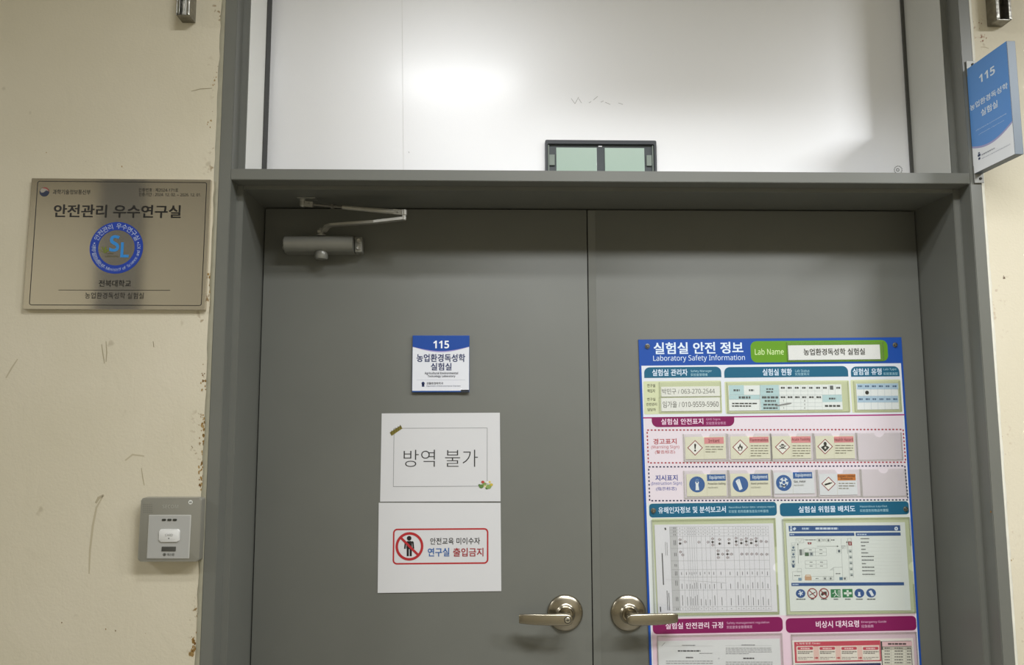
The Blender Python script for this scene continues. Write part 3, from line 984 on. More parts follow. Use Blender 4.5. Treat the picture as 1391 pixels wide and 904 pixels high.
for du, dv, w_, h_ in ((0, 0.004, 0.005, 0.006), (0, -0.004, 0.0036, 0.005), (0, 0.0095, 0.003, 0.003)):
    S.poly_l(rr(a[0] + du - w_ / 1, a[1] + dv - h_ / 2, a[0] + du + w_ / 1, a[1] + dv + h_ / 2, min(w_, h_ / 2) * 0.8, 3), '#22345e', 4)
S.build('sign_face', ps)
for z0, z1 in ((sh + 0.001, sh + 0.020), (-0.022, -0.001)):
    bm = bmesh.new()
    box(bm, 0.0, 0.0022, z0 - (0.02 if z0 > 0 else 0), z1 + (0.02 if z0 < 0 else 0), -0.0215, 0.001, 0.0005)
    br_ = obj('mounting_bracket', bm, mat('bracket_grey', '#8b8b87', 0.45, 0.3), ps)
    bm = bmesh.new()
    lathe(bm, [(0.0032, 0), (0.0032, 0.0015), (0.0018, 0.0022), (0, 0.0022)], 14, Matrix.Translation((0.0022, (z0 + z1) / 2, -0.0135)) @ Matrix.Rotation(math.radians(90), 4, 'Y'))
    obj('screw', bm, mat('dark_screw', '#35332f', 0.4, 0.6), br_, None, True)

# ------------------------------------------------------------------ steel channel brackets at the top
chrome = mat('worn_galvanised', '#8f8d86', 0.25, 1.0, 0.25, 70, 0.4, 120, 0.5, 0.001)
def channel(name, x0, x1, z0, z1, depth, label):
    mw = face_at((x0 + x1) / 2, WALLY, z0)
    h, w, t = z1 - z0, (x1 - x0) / 2, 0.0022
    root = empty(name, mw)
    bm = bmesh.new()
    # two cheeks, floor, back, and the curled lips of the channel mouth
    box(bm, -w, -w + t, 0, h, 0, depth, 0.0006)
    box(bm, w - t, w, 0, h, 0, depth, 0.0006)
    box(bm, -w + t, w - t, 0, t, 0, depth - 0.002, 0.0004)
    box(bm, -w + t, w - t, t, h, 0, t)
    box(bm, -w + t, -w + 0.0075, t, h, depth - t, depth, 0.0004)
    box(bm, w - 0.0065, w - t, t, h, depth - t, depth, 0.0004)
    obj('channel_body', bm, chrome, root)
    bm = bmesh.new()
    tube(bm, [(-0.001, 0.004, depth * 0.55), (0.0, h - 0.004, depth * 0.6)], 0.0016, 8)
    obj('threaded_rod', bm, cm2, root)
    return tag(root, label, 'bracket')
channel('channel_bracket', -0.7290, -0.6985, 2.399, 2.53, 0.036, 'worn steel channel stub high on the wall above the metal plaque')
channel('channel_bracket', 1.1970, 1.2340, 2.412, 2.53, 0.034, 'worn steel channel stub high on the wall above the projecting sign')

# ------------------------------------------------------------------ room number plate
tl, br = at(560.5, 456, D2 - 0.008), at(637.4, 533, D2 - 0.008)
c = (tl + br) / 2
nmw = face_at(c.x, D2, c.z)
hw, hh = (br.x - tl.x) / 2, (tl.z - br.z) / 2
npl = obj('room_plate', boxbm(-hw, hw, -hh, hh, 0, 0.008, 0.0006), mat('plate_edge_blue', '#1f4c94', 0.4), None, nmw)
tag(npl, 'small square blue and white room number plate above the paper notices', 'sign')
S = Sheet(nmw, 0.0081)
S.view(500, 440, 2.38)
S.poly_l([(-hw + 0.0006, -hh + 0.0035), (hw - 0.0006, -hh + 0.0035), (hw - 0.0006, hh - 0.0006), (-hw + 0.0006, hh - 0.0006)], '#e1e3ea', 1)
for dv, col, ly in ((-0.0022, '#9f93c9', 2), (0.0, '#14479c', 3)):
    bot = []
    for i in range(25):
        t = i / 24
        bot.append((-hw + 0.0006 + t * 2 * (hw - 0.0006), hh - 0.0285 - 0.0110 * math.sin(math.pi * t) + dv * (0.3 + math.sin(math.pi * t))))
    S.poly_l(bot + [(hw - 0.0006, hh - 0.0006), (-hw + 0.0006, hh - 0.0006)], col, ly)
S.text('115', 211, 55, 262, 80, '#f0f4fa', 0.03, 4)
NV = '#1b2a5e'
S.text('농업환경독성학', 157, 98, 314, 124, NV, 0.026, 4)
S.text('실험실', 203, 127, 270, 151, NV, 0.026, 4)
S.text('Agricultural Environmental', 183, 156, 291, 166, '#30343f', 0.012, 4)
S.text('Toxicology Laboratory', 193, 166, 282, 175, '#30343f', 0.012, 4)
S.line(157, 182, 314, 182, 1, '#b9bdc9', 2)
S.disc(178, 193, 5, '#1f2f5c', 4); S.rect(174, 195, 182, 204, '#1f2f5c', 4)
S.text('생물환경화학과', 189, 189, 243, 197, '#30343f', 0.01, 4)
S.text('Department of Bioenvironmental Chemistry', 189, 199, 299, 205, '#596075', 0.0, 4)
S.rect(300, 214, 326, 222, '#2d3440', 1)
S.build('plate_print', npl)

# ------------------------------------------------------------------ two paper notices
paper = mat('white_paper', '#d3d3d5', 0.55, 0, 0.0, 10, 0.05, 40)
def notice(name, corners, label, bump):
    tl, tr, br, bl = (at(*p, D2 - 0.001) for p in corners)
    c = (tl + tr + br + bl) / 4
    mw = face_at(c.x, D2, c.z)
    inv = mw.inverted()
    q = [inv @ p for p in (bl, br, tr, tl)]
    def warp(u, v):
        return bump(u, v)
    bm = bmesh.new()
    NX, NY = 24, 18
    rows = {0: [], 1: []}
    for side, off in ((0, 0.0003), (1, 0.0008)):
        for j in range(NY + 1):
            r = []
            for i in range(NX + 1):
                s, t = i / NX, j / NY
                p = q[0] * (1 - s) * (1 - t) + q[1] * s * (1 - t) + q[2] * s * t + q[3] * (1 - s) * t
                r.append(bm.verts.new((p.x, p.y, off + warp(p.x, p.y))))
            rows[side].append(r)
    for side in (0, 1):
        R_ = rows[side]
        for j in range(NY):
            for i in range(NX):
                f = (R_[j][i], R_[j][i + 1], R_[j + 1][i + 1], R_[j + 1][i])
                bm.faces.new(f if side else f[::-1])
    A, B = rows[0], rows[1]
    edge = [(0, i) for i in range(NX)] + [(j, NX) for j in range(NY)] + [(NY, i) for i in range(NX, 0, -1)] + [(j, 0) for j in range(NY, 0, -1)]
    for k in range(len(edge)):
        a, b = edge[k], edge[(k + 1) % len(edge)]
        bm.faces.new((A[a[0]][a[1]], A[b[0]][b[1]], B[b[0]][b[1]], B[a[0]][a[1]]))
    o = obj(name, bm, paper, None, mw, True)
    tag(o, label, 'notice', 'paper notices on the left door leaf')
    return o, Sheet(mw, 0.0009, warp)
n1, S = notice('paper_notice', ((518.5, 562), (679, 561), (680, 681.5), (516.3, 682)), 'white sheet with a thin frame and flower drawing, taped under the room plate', lambda u, v: 0.0006 + 0.0006 * math.sin(9 * u + 4 * v))
S.view(500, 440, 2.38)
S.frame(82, 337, 386, 527, 1.6, '#8d8d90', 1)
S.text('방역', 115, 408, 216, 463, '#2b2b2c', -0.012, 2, 4)
S.text('불가', 249, 408, 355, 463, '#2b2b2c', -0.012, 2, 4)
S.poly([(70, 352), (106, 329), (111, 339), (76, 363)], '#7a6f2c', 3)
for i in range(5):
    S.line(77 + 7 * i, 358 - 4.6 * i, 76 + 7 * i, 346 - 4.6 * i, 2, '#3f3a18', 4)
for x, y, r, c_ in ((366, 526, 8, '#5f7f43'), (376, 519, 7, '#7d9653'), (390, 527, 9, '#86a05c'), (398, 521, 6, '#c7b24a'), (371, 512, 5.5, '#b5483f'), (380, 525, 6, '#e2d9a8'), (386, 513, 4.5, '#e8e4d4'), (360, 522, 4, '#4f6e38'), (393, 512, 4, '#d8c05a'), (384, 532, 5, '#4f6e38')):
    S.disc(x, y, r, c_, 3 + (int(x) % 4), 9, 0.8)
S.build('notice_print', n1)
n2, S = notice('paper_notice', ((514.5, 683.5), (680, 683.5), (681, 803.5), (513, 806)), 'white sheet with a red no entry symbol, taped below the framed sheet', lambda u, v: 0.0005 + 0.0005 * math.cos(7 * u - 5 * v) + (0.03 * max(0, -0.07 - v) ** 1 * max(0, -0.04 - u)))
S.view(500, 440, 2.38)
RED = '#b0262c'
S.frame(80, 662, 389, 778, 5, RED, 1, 14)
# person, then the red ring and bar over it
S.disc(133, 694, 7.5, '#161416', 2)
S.rect(124, 703, 142, 729, '#161416', 2, 4)
S.line(121, 706, 119, 728, 5, '#161416', 2); S.line(145, 706, 147, 728, 5, '#161416', 2)
S.line(124, 705, 121, 708, 6, '#161416', 2); S.line(142, 705, 145, 708, 6, '#161416', 2)
S.line(128.5, 727, 128.5, 752, 7, '#161416', 2); S.line(138, 727, 138, 752, 7, '#161416', 2)
S.ring(134, 720, 45, 37, RED, 4)
S.line(105, 691, 163, 749, 7.5, RED, 4)
S.text('안전교육 미이수자', 201, 692, 362, 714, '#232326', 0.012)
S.text('연구실', 193, 725, 263, 753, '#1e5aa0', 0.022)
S.text('출입금지', 275, 725, 373, 753, '#9e2a31', 0.022)
S.build('notice_print', n2)

# ------------------------------------------------------------------ laboratory safety board
BT = 0.003
tl, tr = at(867.3, 461, D2 - BT), at(1224.3, 459, D2 - BT)
BROT = 0.5
bmw = face_at((tl.x + tr.x) / 2, D2, (tl.z + tr.z) / 2, BROT)
S = Sheet(bmw, BT + 0.0001)
S.view(0, 0, 1)
bhw = 0.3405
BH = 1.02
L0 = -bhw; R0 = bhw
edge_m = mat('board_edge', '#123f86', 0.4)
# the board tapers by a hair so its sides meet the measured edges
bdl, bdr = S.m(882.5, 904), S.m(1252, 904)
def edge_u(v, right):
    t = v / bdl[1]
    return (R0 + (bdr[0] - R0) * t) if right else (L0 + (bdl[0] - L0) * t)
bm = bmesh.new()
prism(bm, [(edge_u(-BH, 0), -BH), (edge_u(-BH, 1), -BH), (R0, 0), (L0, 0)], 0.0, BT)
board = obj('safety_board', bm, edge_m, None, bmw)
tag(board, 'tall blue bordered laboratory safety information board with clear pockets on the right leaf', 'notice board')
def strip_l(v1, v0, inset, col, layer):
    S.poly_l([(edge_u(v0, 0) + inset, v0), (edge_u(v0, 1) - inset, v0), (edge_u(v1, 1) - inset, v1), (edge_u(v1, 0) + inset, v1)], col, layer)
BW = 0.0055
strip_l(-0.0005, -BH + 0.0005, 0.0003, '#0d49a2', 1)
vA = S.m(1045, 495.5)[1]; vB = S.m(1050, 566)[1]; vC = S.m(1050, 681.5)[1]; vD = S.m(1060, 836.5)[1]
strip_l(vA, -BH + 0.005, BW, '#d9dde6', 2)
strip_l(vB, vC, BW + 0.003, '#dcd2da', 3)
strip_l(vC, vD, BW + 0.003, '#d5dad8', 3)
strip_l(vD, -BH + 0.008, BW + 0.003, '#dcc3d0', 3)
ZV = (860, 450, 3.4775)
S.view(*ZV)
LT = '#dbe8f7'
S.text('실험실 안전 정보', 97, 52, 520, 108, LT, 0.03, 4, 3)
S.text('Laboratory Safety Information', 95, 113, 528, 147, LT, 0.008, 4, 3)
S.rect(555, 45, 1203, 146, '#5f9416', 4, 28)
S.text('Lab Name', 575, 83, 711, 112, '#dcefb5', 0.008, 5)
TEAL = '#0f5d7c'
for (x0, y0, x1, y1) in ((52, 170, 416, 220), (430, 168, 1015, 218), (1028, 167, 1257, 215)):
    S.rect(x0, y0, x1, y1, TEAL, 5, 26, (0, 0, 1, 1))
SM = '#a9cfdb'
S.text('실험실 관리자', 90, 180, 257, 212, LT, 0.022, 6)
S.text('Safety Manager', 272, 183, 372, 197, SM, 0.01, 6); S.text('实验室管理者', 272, 200, 352, 213, SM, 0.0, 6)
S.text('실험실 현황', 611, 178, 750, 210, LT, 0.022, 6)
S.text('Lab Status', 765, 181, 832, 194, SM, 0.01, 6); S.text('实验室现况', 765, 197, 832, 210, SM, 0.0, 6)
S.text('실험실 유형', 1037, 176, 1173, 208, LT, 0.022, 6)
S.text('Lab Type', 1182, 175, 1243, 188, SM, 0.01, 6); S.text('实验室类型', 1182, 195, 1250, 208, SM, 0.0, 6)
PG = '#cbd1ac'
for (x0, y0, x1, y1) in ((50, 236, 418, 392), (434, 236, 1024, 388), (1030, 230, 1268, 385)):
    S.rect(x0, y0, x1, y1, PG, 4, 6)
DKT = '#3a3a2f'
S.text('연구실', 66, 250, 104, 266, DKT, 0.012, 6); S.text('책임자', 67, 275, 104, 291, DKT, 0.012, 6)
S.text('연구실', 66, 315, 105, 330, DKT, 0.012, 6); S.text('안전관리', 62, 339, 112, 354, DKT, 0.012, 6); S.text('담당자', 68, 364, 107, 379, DKT, 0.012, 6)
S.view(860, 555, 3.4775)
MG = '#7d0a52'
S.rect(47, 35, 1283, 41, '#a01a6e', 4)
S.rect(88, 40, 478, 87, MG, 5, 28, (1, 1, 0, 0))
S.text('실험실 안전표지', 132, 48, 331, 77, '#ecd4e4', 0.022, 6)
S.text('GHS Signs', 345, 47, 412, 59, '#d9a8c8', 0.0, 6); S.text('实验室安全标志', 345, 63, 438, 77, '#d9a8c8', 0.0, 6)
DR, DN = '#a0303c', '#23264a'
S.dashed([(66, 103), (1275, 100), (1287, 255), (72, 258), (66, 103)], 9, 8, 6, DR, 5)
S.dashed([(73, 277), (1283, 272), (1298, 433), (78, 437), (73, 277)], 9, 8, 6, DN, 5)
S.text('경고표지', 95, 143, 205, 170, '#a83a40', 0.022, 5)
S.text('(Warning Sign)', 85, 175, 218, 194, '#b24a50', 0.004, 5); S.text('(警告标志)', 103, 198, 198, 217, '#b24a50', 0.004, 5)
S.text('지시표지', 105, 315, 210, 343, '#2b3a8c', 0.022, 5)
S.text('(Instruction Sign)', 85, 347, 230, 366, '#3a489a', 0.004, 5); S.text('(指示标志)', 108, 371, 205, 391, '#3a489a', 0.004, 5)
S.view(870, 675, 3.5667)
S.rect(42, 30, 660, 97, TEAL, 5, 16); S.rect(675, 27, 1300, 91, TEAL, 5, 16)
S.text('유해인자정보 및 분석보고서', 86, 48, 413, 80, LT, 0.02, 6)
S.text('Hazardous factor data / analysis report', 427, 45, 650, 58, SM, 0.01, 6); S.text('实验室 危险因素信息及分析报告', 427, 64, 620, 78, SM, 0.0, 6)
S.text('실험실 위험물 배치도', 765, 45, 1040, 76, LT, 0.02, 6)
S.text('Hazardous Lay-Out', 1063, 42, 1194, 54, SM, 0.01, 6); S.text('实验室危险物品布置图', 1063, 60, 1200, 74, SM, 0.0, 6)
S.poly([(56, 106), (655, 104), (672, 572), (80, 576)], '#c4cba8', 4)
S.poly([(692, 104), (1300, 100), (1336, 566), (708, 572)], '#c5ccaa', 4)
S.view(870, 820, 3.4775)
S.rect(58, 70, 672, 140, MG, 5, 20); S.rect(686, 65, 1303, 134, MG, 5, 20)
S.text('실험실 안전관리 규정', 118, 90, 390, 120, '#f0d9e8', 0.02, 6)
S.text('Safety management regulation', 407, 86, 608, 99, '#dbb0cc', 0.01, 6); S.text('实验室安全管理规定', 407, 105, 528, 119, '#dbb0cc', 0.0, 6)
S.text('비상시 대처요령', 828, 82, 1032, 115, '#f0d9e8', 0.02, 6)
S.text('Emergency Guide', 1043, 82, 1161, 95, '#dbb0cc', 0.01, 6); S.text('应急指南', 1043, 101, 1100, 115, '#dbb0cc', 0.0, 6)
S.build('board_print', board)

# clear pockets
clear = clear_mat('clear_acrylic', (0.965, 0.97, 0.965), 0.045, 0.1)
rail_m = clear_mat('acrylic_edge', (0.86, 0.87, 0.84), 0.12, 0.2)
PZ0, PZ1 = BT + 0.0012, BT + 0.0034
def pocket(name, v, X0, Y0, X1, Y1, notch=None, rail=0.0022):
    """clear holder: open-top rails and a front sheet; notch 'top' or 'side'"""
    S.view(*v)
    u0, v0, u1, v1 = S.bounds(X0, Y0, X1, Y1)
    pts = [(u0, v0), (u1, v0)]
    um, w = (u0 + u1) / 2, u1 - u0
    if notch == 'side':
        vm, r = (v0 + v1) / 2 - 0.004, 0.0115
        pts += [(u1, vm - r)] + [(u1 - r * math.sin(math.pi * i / 12), vm - r * math.cos(math.pi * i / 12)) for i in range(1, 12)] + [(u1, vm + r)]
    pts += [(u1, v1)]
    if notch == 'trap':
        pts += [(um + 0.013, v1), (um + 0.009, v1 - 0.010), (um - 0.004, v1 - 0.010), (um - 0.010, v1)]
    if notch == 'round':
        pts += [(um + 0.0125 * math.cos(math.pi * i / 12), v1 - 0.011 * math.sin(math.pi * i / 12)) for i in range(13)]
    pts += [(u0, v1)]
    bm = bmesh.new()
    prism(bm, pts, PZ1 - 0.0006, PZ1)
    o = obj(name, bm, clear, board)
    bm = bmesh.new()
    box(bm, u0, u0 + rail, v0, v1, BT + 0.0001, PZ1 - 0.0006)
    box(bm, u1 - rail, u1, v0, v1 if notch != 'side' else v0 + (v1 - v0) * 0.3, BT + 0.0001, PZ1 - 0.0006)
    if notch == 'side':
        box(bm, u1 - rail, u1, v0 + (v1 - v0) * 0.7, v1, BT + 0.0001, PZ1 - 0.0006)
        box(bm, u0 + rail, u1 - rail, v1 - rail, v1, BT + 0.0001, PZ1 - 0.0006)
    box(bm, u0 + rail, u1 - rail, v0, v0 + rail, BT + 0.0001, PZ1 - 0.0006)
    obj('pocket_rail', bm, rail_m, o)
    return o
Z2 = (860, 450, 3.4775); Z3 = (860, 555, 3.4775); Z4 = (870, 675, 3.5667); Z5 = (870, 820, 3.4775)
pocket('name_pocket', Z2, 725, 52, 1182, 142, None, 0.0015)
pocket('name_pocket', Z2, 122, 240, 414, 312, None, 0.0012)
pocket('name_pocket', Z2, 122, 313, 415, 384, None, 0.0012)
pocket('sheet_pocket', Z2, 442, 240, 1018, 385, None, 0.0018)
pocket('sheet_pocket', Z2, 1042, 236, 1262, 380, None, 0.0018)
W1 = [(236, 120, 444, 250), (446, 119, 652, 249), (650, 118, 852, 248), (853, 117, 1056, 247), (1056, 115, 1270, 246)]
W2 = [(238, 293, 450, 425), (451, 291, 658, 423), (657, 291, 868, 422), (869, 288, 1075, 420), (1076, 286, 1290, 418)]
for i, r in enumerate(W1): pocket('card_pocket', Z3, *r, 'round' if i == 4 else 'trap')
for i, r in enumerate(W2): pocket('card_pocket', Z3, *r, 'round' if i == 4 else 'trap')
pocket('document_pocket', Z4, 57, 108, 662, 574, 'side', 0.003)
pocket('document_pocket', Z4, 694, 104, 1318, 570, 'side', 0.003)
# lower pockets run on below the picture
def low_pocket(X0, X1, Y0):
    S.view(*Z5)
    a, b = S.m(X0, Y0), S.m(X1, Y0)
    u0, v1, u1 = a[0], a[1], b[0]
    v0 = v1 - 0.215
    bm = bmesh.new()
    prism(bm, [(u0, v0), (u1, v0), (u1, v1), (u0, v1)], PZ1 - 0.0006, PZ1)
    o = obj('document_pocket', bm, clear, board)
    bm = bmesh.new()
    for q in ((u0, u0 + 0.003, v0, v1), (u1 - 0.003, u1, v0, v1), (u0 + 0.003, u1 - 0.003, v0, v0 + 0.003), (u0 + 0.003, u1 - 0.003, v1 - 0.003, v1)):
        box(bm, *q, BT + 0.0001, PZ1 - 0.0006)
    obj('pocket_rail', bm, rail_m, o)
low_pocket(76, 668, 152)
low_pocket(708, 1302, 146)

# bolts
bolt_m = mat('bolt_steel', '#8a887f', 0.3, 1.0)
for px, py in ((879.3, 470.7), (1215.6, 468.8), (887.5, 694), (1230, 691.8)):
    S.view(0, 0, 1)
    u, v = S.m(px, py)
    bm = bmesh.new()
    lathe(bm, [(0.0062, 0.0), (0.0062, 0.0012), (0.0042, 0.0016), (0.0042, 0.0046), (0.0036, 0.0058), (0.0022, 0.0060), (0.0018, 0.0048), (0.0, 0.0048)], 20, Matrix.Translation((u, v, BT + 0.0006)))
    obj('bolt', bm, bolt_m, board, None, True)

# ------------------------------------------------------------------ cards and sheets held in the pockets
SLZ = BT + 0.0014
def slip(name, v, X0, Y0, X1, Y1, col, label, cat, group=None, quad=None, low=None):
    S0 = Sheet(bmw, BT + 0.0018)
    S0.view(*v)
    if quad:
        q = [S0.m(*p) for p in quad]      # TL TR BR BL
        cu, cv = sum(p[0] for p in q) / 4, sum(p[1] for p in q) / 4
        pts = [(q[3][0] - cu, q[3][1] - cv), (q[2][0] - cu, q[2][1] - cv), (q[1][0] - cu, q[1][1] - cv), (q[0][0] - cu, q[0][1] - cv)]
    else:
        u0, v0, u1, v1 = S0.bounds(X0, Y0, X1, Y1)
        if low: v0 = v1 - low
        cu, cv = (u0 + u1) / 2, (v0 + v1) / 2
        pts = [(u0 - cu, v0 - cv), (u1 - cu, v0 - cv), (u1 - cu, v1 - cv), (u0 - cu, v1 - cv)]
    mw = bmw @ Matrix.Translation((cu, cv, SLZ))
    bm = bmesh.new()
    prism(bm, pts, 0, 0.0004)
    o = obj(name, bm, ink(col, 0.5), None, mw)
    tag(o, label, cat, group)
    sh = Sheet(mw, 0.00045)
    sh.LAYER = 0.00006
    sh.view(*v)
    return o, sh
# name slips
o, s = slip('name_slip', Z2, 733, 66, 1167, 135, '#eeeeee', 'white name slip in the green field at the top of the board', 'paper slip')
s.text('농업환경독성학 실험실', 805, 82, 1095, 114, '#1d1d1d', 0.026)
s.build('slip_print', o)
o, s = slip('name_slip', Z2, 133, 262, 410, 309, '#ecece6', 'white slip in the upper of the two name pockets under the teal tab', 'paper slip')
s.text('박민구 / 063-270-2544', 137, 271, 386, 298, '#4a4a48', -0.004)
s.build('slip_print', o)
o, s = slip('name_slip', Z2, 133, 315, 411, 378, '#eeeeea', 'white slip in the lower of the two name pockets under the teal tab', 'paper slip')
s.text('임가을 / 010-9559-5960', 140, 331, 404, 361, '#3c3c3a', 0.004)
s.build('slip_print', o)

# status sheet
Z6 = (980, 510, 7.728)
o, s = slip('status_sheet', Z6, 76, 103, 1266, 368, '#eef2f2', 'table sheet with pale blue cells in the wide pocket under the middle teal tab', 'paper sheet')
LB = '#bcd9de'
TX = '#4b5256'
s.rect(80, 105, 236, 208, LB, 1); s.rect(80, 210, 402, 254, LB, 1); s.rect(410, 103, 607, 368, LB, 1); s.rect(1060, 205, 1264, 282, LB, 1)
for y in (208, 254): s.line(80, y, 402, y, 2, '#7f9296', 2)
s.line(404, 105, 404, 366, 4, '#93a3a6', 2)
s.line(410, 210, 1264, 207, 2, '#7f9296', 2)
for x in (607, 682, 757, 832, 906, 980, 1058): s.line(x, 105, x + 2, 366, 1.6, '#a7b2b5', 2)
for x in (1124, 1194): s.line(x, 105, x, 206, 1.6, '#a7b2b5', 2)
for y in (166, 248, 290, 328): s.line(410, y, 1058, y - 1, 1.6, '#a7b2b5', 2)
s.scrawl(126, 146, 192, 172, 1, TX, 0.8, words=2); s.scrawl(288, 146, 342, 170, 1, TX, 0.8, words=2)
s.scrawl(182, 220, 304, 248, 1, TX, 0.8, words=3); s.scrawl(470, 132, 544, 190, 2, TX, 0.55, words=2)
s.scrawl(112, 284, 376, 338, 2, '#2f3436', 0.5, words=7, last=0.75)
s.scrawl(424, 218, 596, 248, 1, TX, 0.75, words=4); s.scrawl(454, 258, 570, 284, 1, TX, 0.75, words=4); s.scrawl(440, 298, 588, 322, 1, TX, 0.75, words=4); s.scrawl(440, 334, 588, 358, 1, TX, 0.75, words=5)
for x in (644, 716, 790, 866, 940, 1014, 1086, 1226): s.scrawl(x - 20, 120, x + 20, 146, 1, '#3d4144', 0.75, words=2)
s.rect(1138, 110, 1174, 152, '#5a5f62', 3)
for x in (646, 720, 796, 870, 944, 1020): s.scrawl(x - 24, 218, x + 24, 244, 1, '#3d4144', 0.7, words=2)
s.text('1', 646, 260, 654, 280, '#333638'); s.text('1', 648, 336, 656, 356, '#333638')
for y in (268, 306, 344): s.text('4', 866, y - 10, 880, y + 10, '#333638')
s.scrawl(1128, 234, 1200, 258, 1, TX, 0.8, words=3); s.scrawl(1086, 310, 1246, 336, 1, '#33383a', 0.75, words=3)
s.poly([(560, 318), (690, 292), (735, 288), (735, 300), (690, 312), (575, 328)], '#8e8f90', 5)
s.build('sheet_print', o)
# type sheet
o, s = slip('type_sheet', Z2, 1056, 248, 1253, 371, '#eef2f4', 'blue and white grid sheet with one black dot in the right-hand top pocket', 'paper sheet')
s.rect(1057, 248, 1252, 275, '#b5d0e6', 1); s.rect(1060, 307, 1252, 337, '#b5d0e6', 1)
for i in range(1, 6):
    s.line(1057 + 32.5 * i, 248, 1060 + 32.5 * i, 370, 0.9, '#9fb2c4', 2)
for y in (275, 307, 337): s.line(1058, y, 1252, y, 0.9, '#9fb2c4', 2)
for i in range(6):
    s.scrawl(1063 + 32.5 * i, 255, 1082 + 32.5 * i, 267, 1, '#4c6a8c', 0.7, words=2)
    s.scrawl(1066 + 32.5 * i, 316, 1085 + 32.5 * i, 328, 1, '#4c6a8c', 0.7, words=2)
s.disc(1105, 291, 9, '#111111', 4)
s.build('sheet_print', o)

# pictogram cards
CREAM, WHITE = '#e2dfca', '#dfe1e6'
K_ = '#141414'
def diamond(s, x, y, r):
    s.poly([(x - r, y), (x, y + r), (x + r, y), (x, y - r)], '#8f2a38', 2)
    s.poly([(x - r + 5, y), (x, y + r - 5), (x + r - 5, y), (x, y - r + 5)], '#f2f0ea', 3)
def p_exclaim(s, x, y, r):
    diamond(s, x, y, r)
    s.poly([(x - 5, y - 17), (x - 3, y - 19), (x + 3, y - 19), (x + 5, y - 17), (x + 2.5, y + 6), (x - 2.5, y + 6)], K_, 4)
    s.disc(x, y + 13, 4.6, K_, 4)
def p_flame(s, x, y, r):
    diamond(s, x, y, r)
    s.poly([(x - 8, y + 11), (x - 12, y + 3), (x - 9, y - 5), (x - 6, y + 0), (x - 4, y - 10), (x, y - 18), (x + 3, y - 8), (x + 5, y - 2), (x + 8, y - 8), (x + 12, y + 2), (x + 9, y + 11)], K_, 4)
    s.poly([(x - 4, y + 11), (x - 5, y + 5), (x - 1, y - 1), (x + 2, y + 4), (x + 5, y + 2), (x + 4, y + 11)], '#f2f0ea', 5)
    s.line(x - 10, y + 14.5, x + 10, y + 14.5, 2.6, K_, 4)
def p_skull(s, x, y, r):
    diamond(s, x, y, r)
    s.line(x - 17, y - 6, x + 17, y + 10, 3.4, '#3a3a36', 4); s.line(x - 17, y + 10, x + 17, y - 6, 3.4, '#3a3a36', 4)
    s.disc(x, y - 5, 9.5, '#3a3a36', 5); s.rect(x - 5.5, y + 1, x + 5.5, y + 8, '#3a3a36', 5)
    s.disc(x - 3.8, y - 4, 3, '#f2f0ea', 6); s.disc(x + 3.8, y - 4, 3, '#f2f0ea', 6); s.rect(x - 0.8, y + 0, x + 0.8, y + 4, '#f2f0ea', 6)
def p_bust(s, x, y, r):
    diamond(s, x, y, r)
    s.disc(x, y - 13, 7.5, K_, 4, sy=1.25)
    s.poly([(x - 20, y + 3), (x - 6, y - 5), (x + 6, y - 5), (x + 20, y + 3), (x + 13, y + 12), (x, y + 24), (x - 13, y + 12)], K_, 4)
    st = []
    for i in range(12):
        a, q = math.pi * i / 6, (8 if i % 2 == 0 else 3)
        st.append((x + 1 + q * math.cos(a), y + 6 + q * math.sin(a)))
    s.poly(st, '#f2f0ea', 5)
def p_gas(s, x, y, r):
    diamond(s, x, y, r)
    s.line(x - 16, y + 4, x + 9, y - 3, 8, K_, 4); s.line(x + 9, y - 3, x + 17, y - 5.5, 4.5, K_, 4); s.disc(x - 15, y + 4, 4, K_, 4)
BL_ = '#1f5a9e'
def p_apron(s, x, y, r):
    s.disc(x, y, r, BL_, 2)
    s.poly([(x - 7, y + 27), (x - 6, y + 2), (x - 9, y - 12), (x - 5, y - 14), (x - 3, y - 7), (x + 3, y - 7), (x + 5, y - 14), (x + 9, y - 12), (x + 6, y + 2), (x + 10, y + 27)], '#e8edf2', 3)
    s.ring(x, y - 20, 6, 4.4, '#8fb0d0', 3)
def p_glove(s, x, y, r):
    s.disc(x, y, r, BL_, 2)
    s.poly([(x - 23, y - 14), (x - 15, y - 22), (x - 5, y - 25), (x - 1, y - 14), (x + 10, y + 22), (x - 5, y + 29), (x - 12, y + 10)], '#e8edf2', 3)
    s.line(x - 14, y - 19, x - 12, y - 12, 1.2, BL_, 4); s.line(x - 9, y - 22, x - 7, y - 14, 1.2, BL_, 4)
def p_mask(s, x, y, r):
    s.disc(x, y, r, BL_, 2)
    s.disc(x, y - 4, 21, '#dfe6ee', 3); s.disc(x - 14, y + 14, 7, '#aebfd2', 4); s.poly([(x - 12, y + 10), (x + 12, y + 10), (x + 4, y + 24), (x - 3, y + 20)], '#dfe6ee', 3)
    for a in range(5):
        t = math.radians(90 + 72 * a)
        s.disc(x + 16 * math.cos(t), y - 4 - 16 * math.sin(t), 5, BL_, 5)
    s.disc(x, y - 3, 7, BL_, 5)
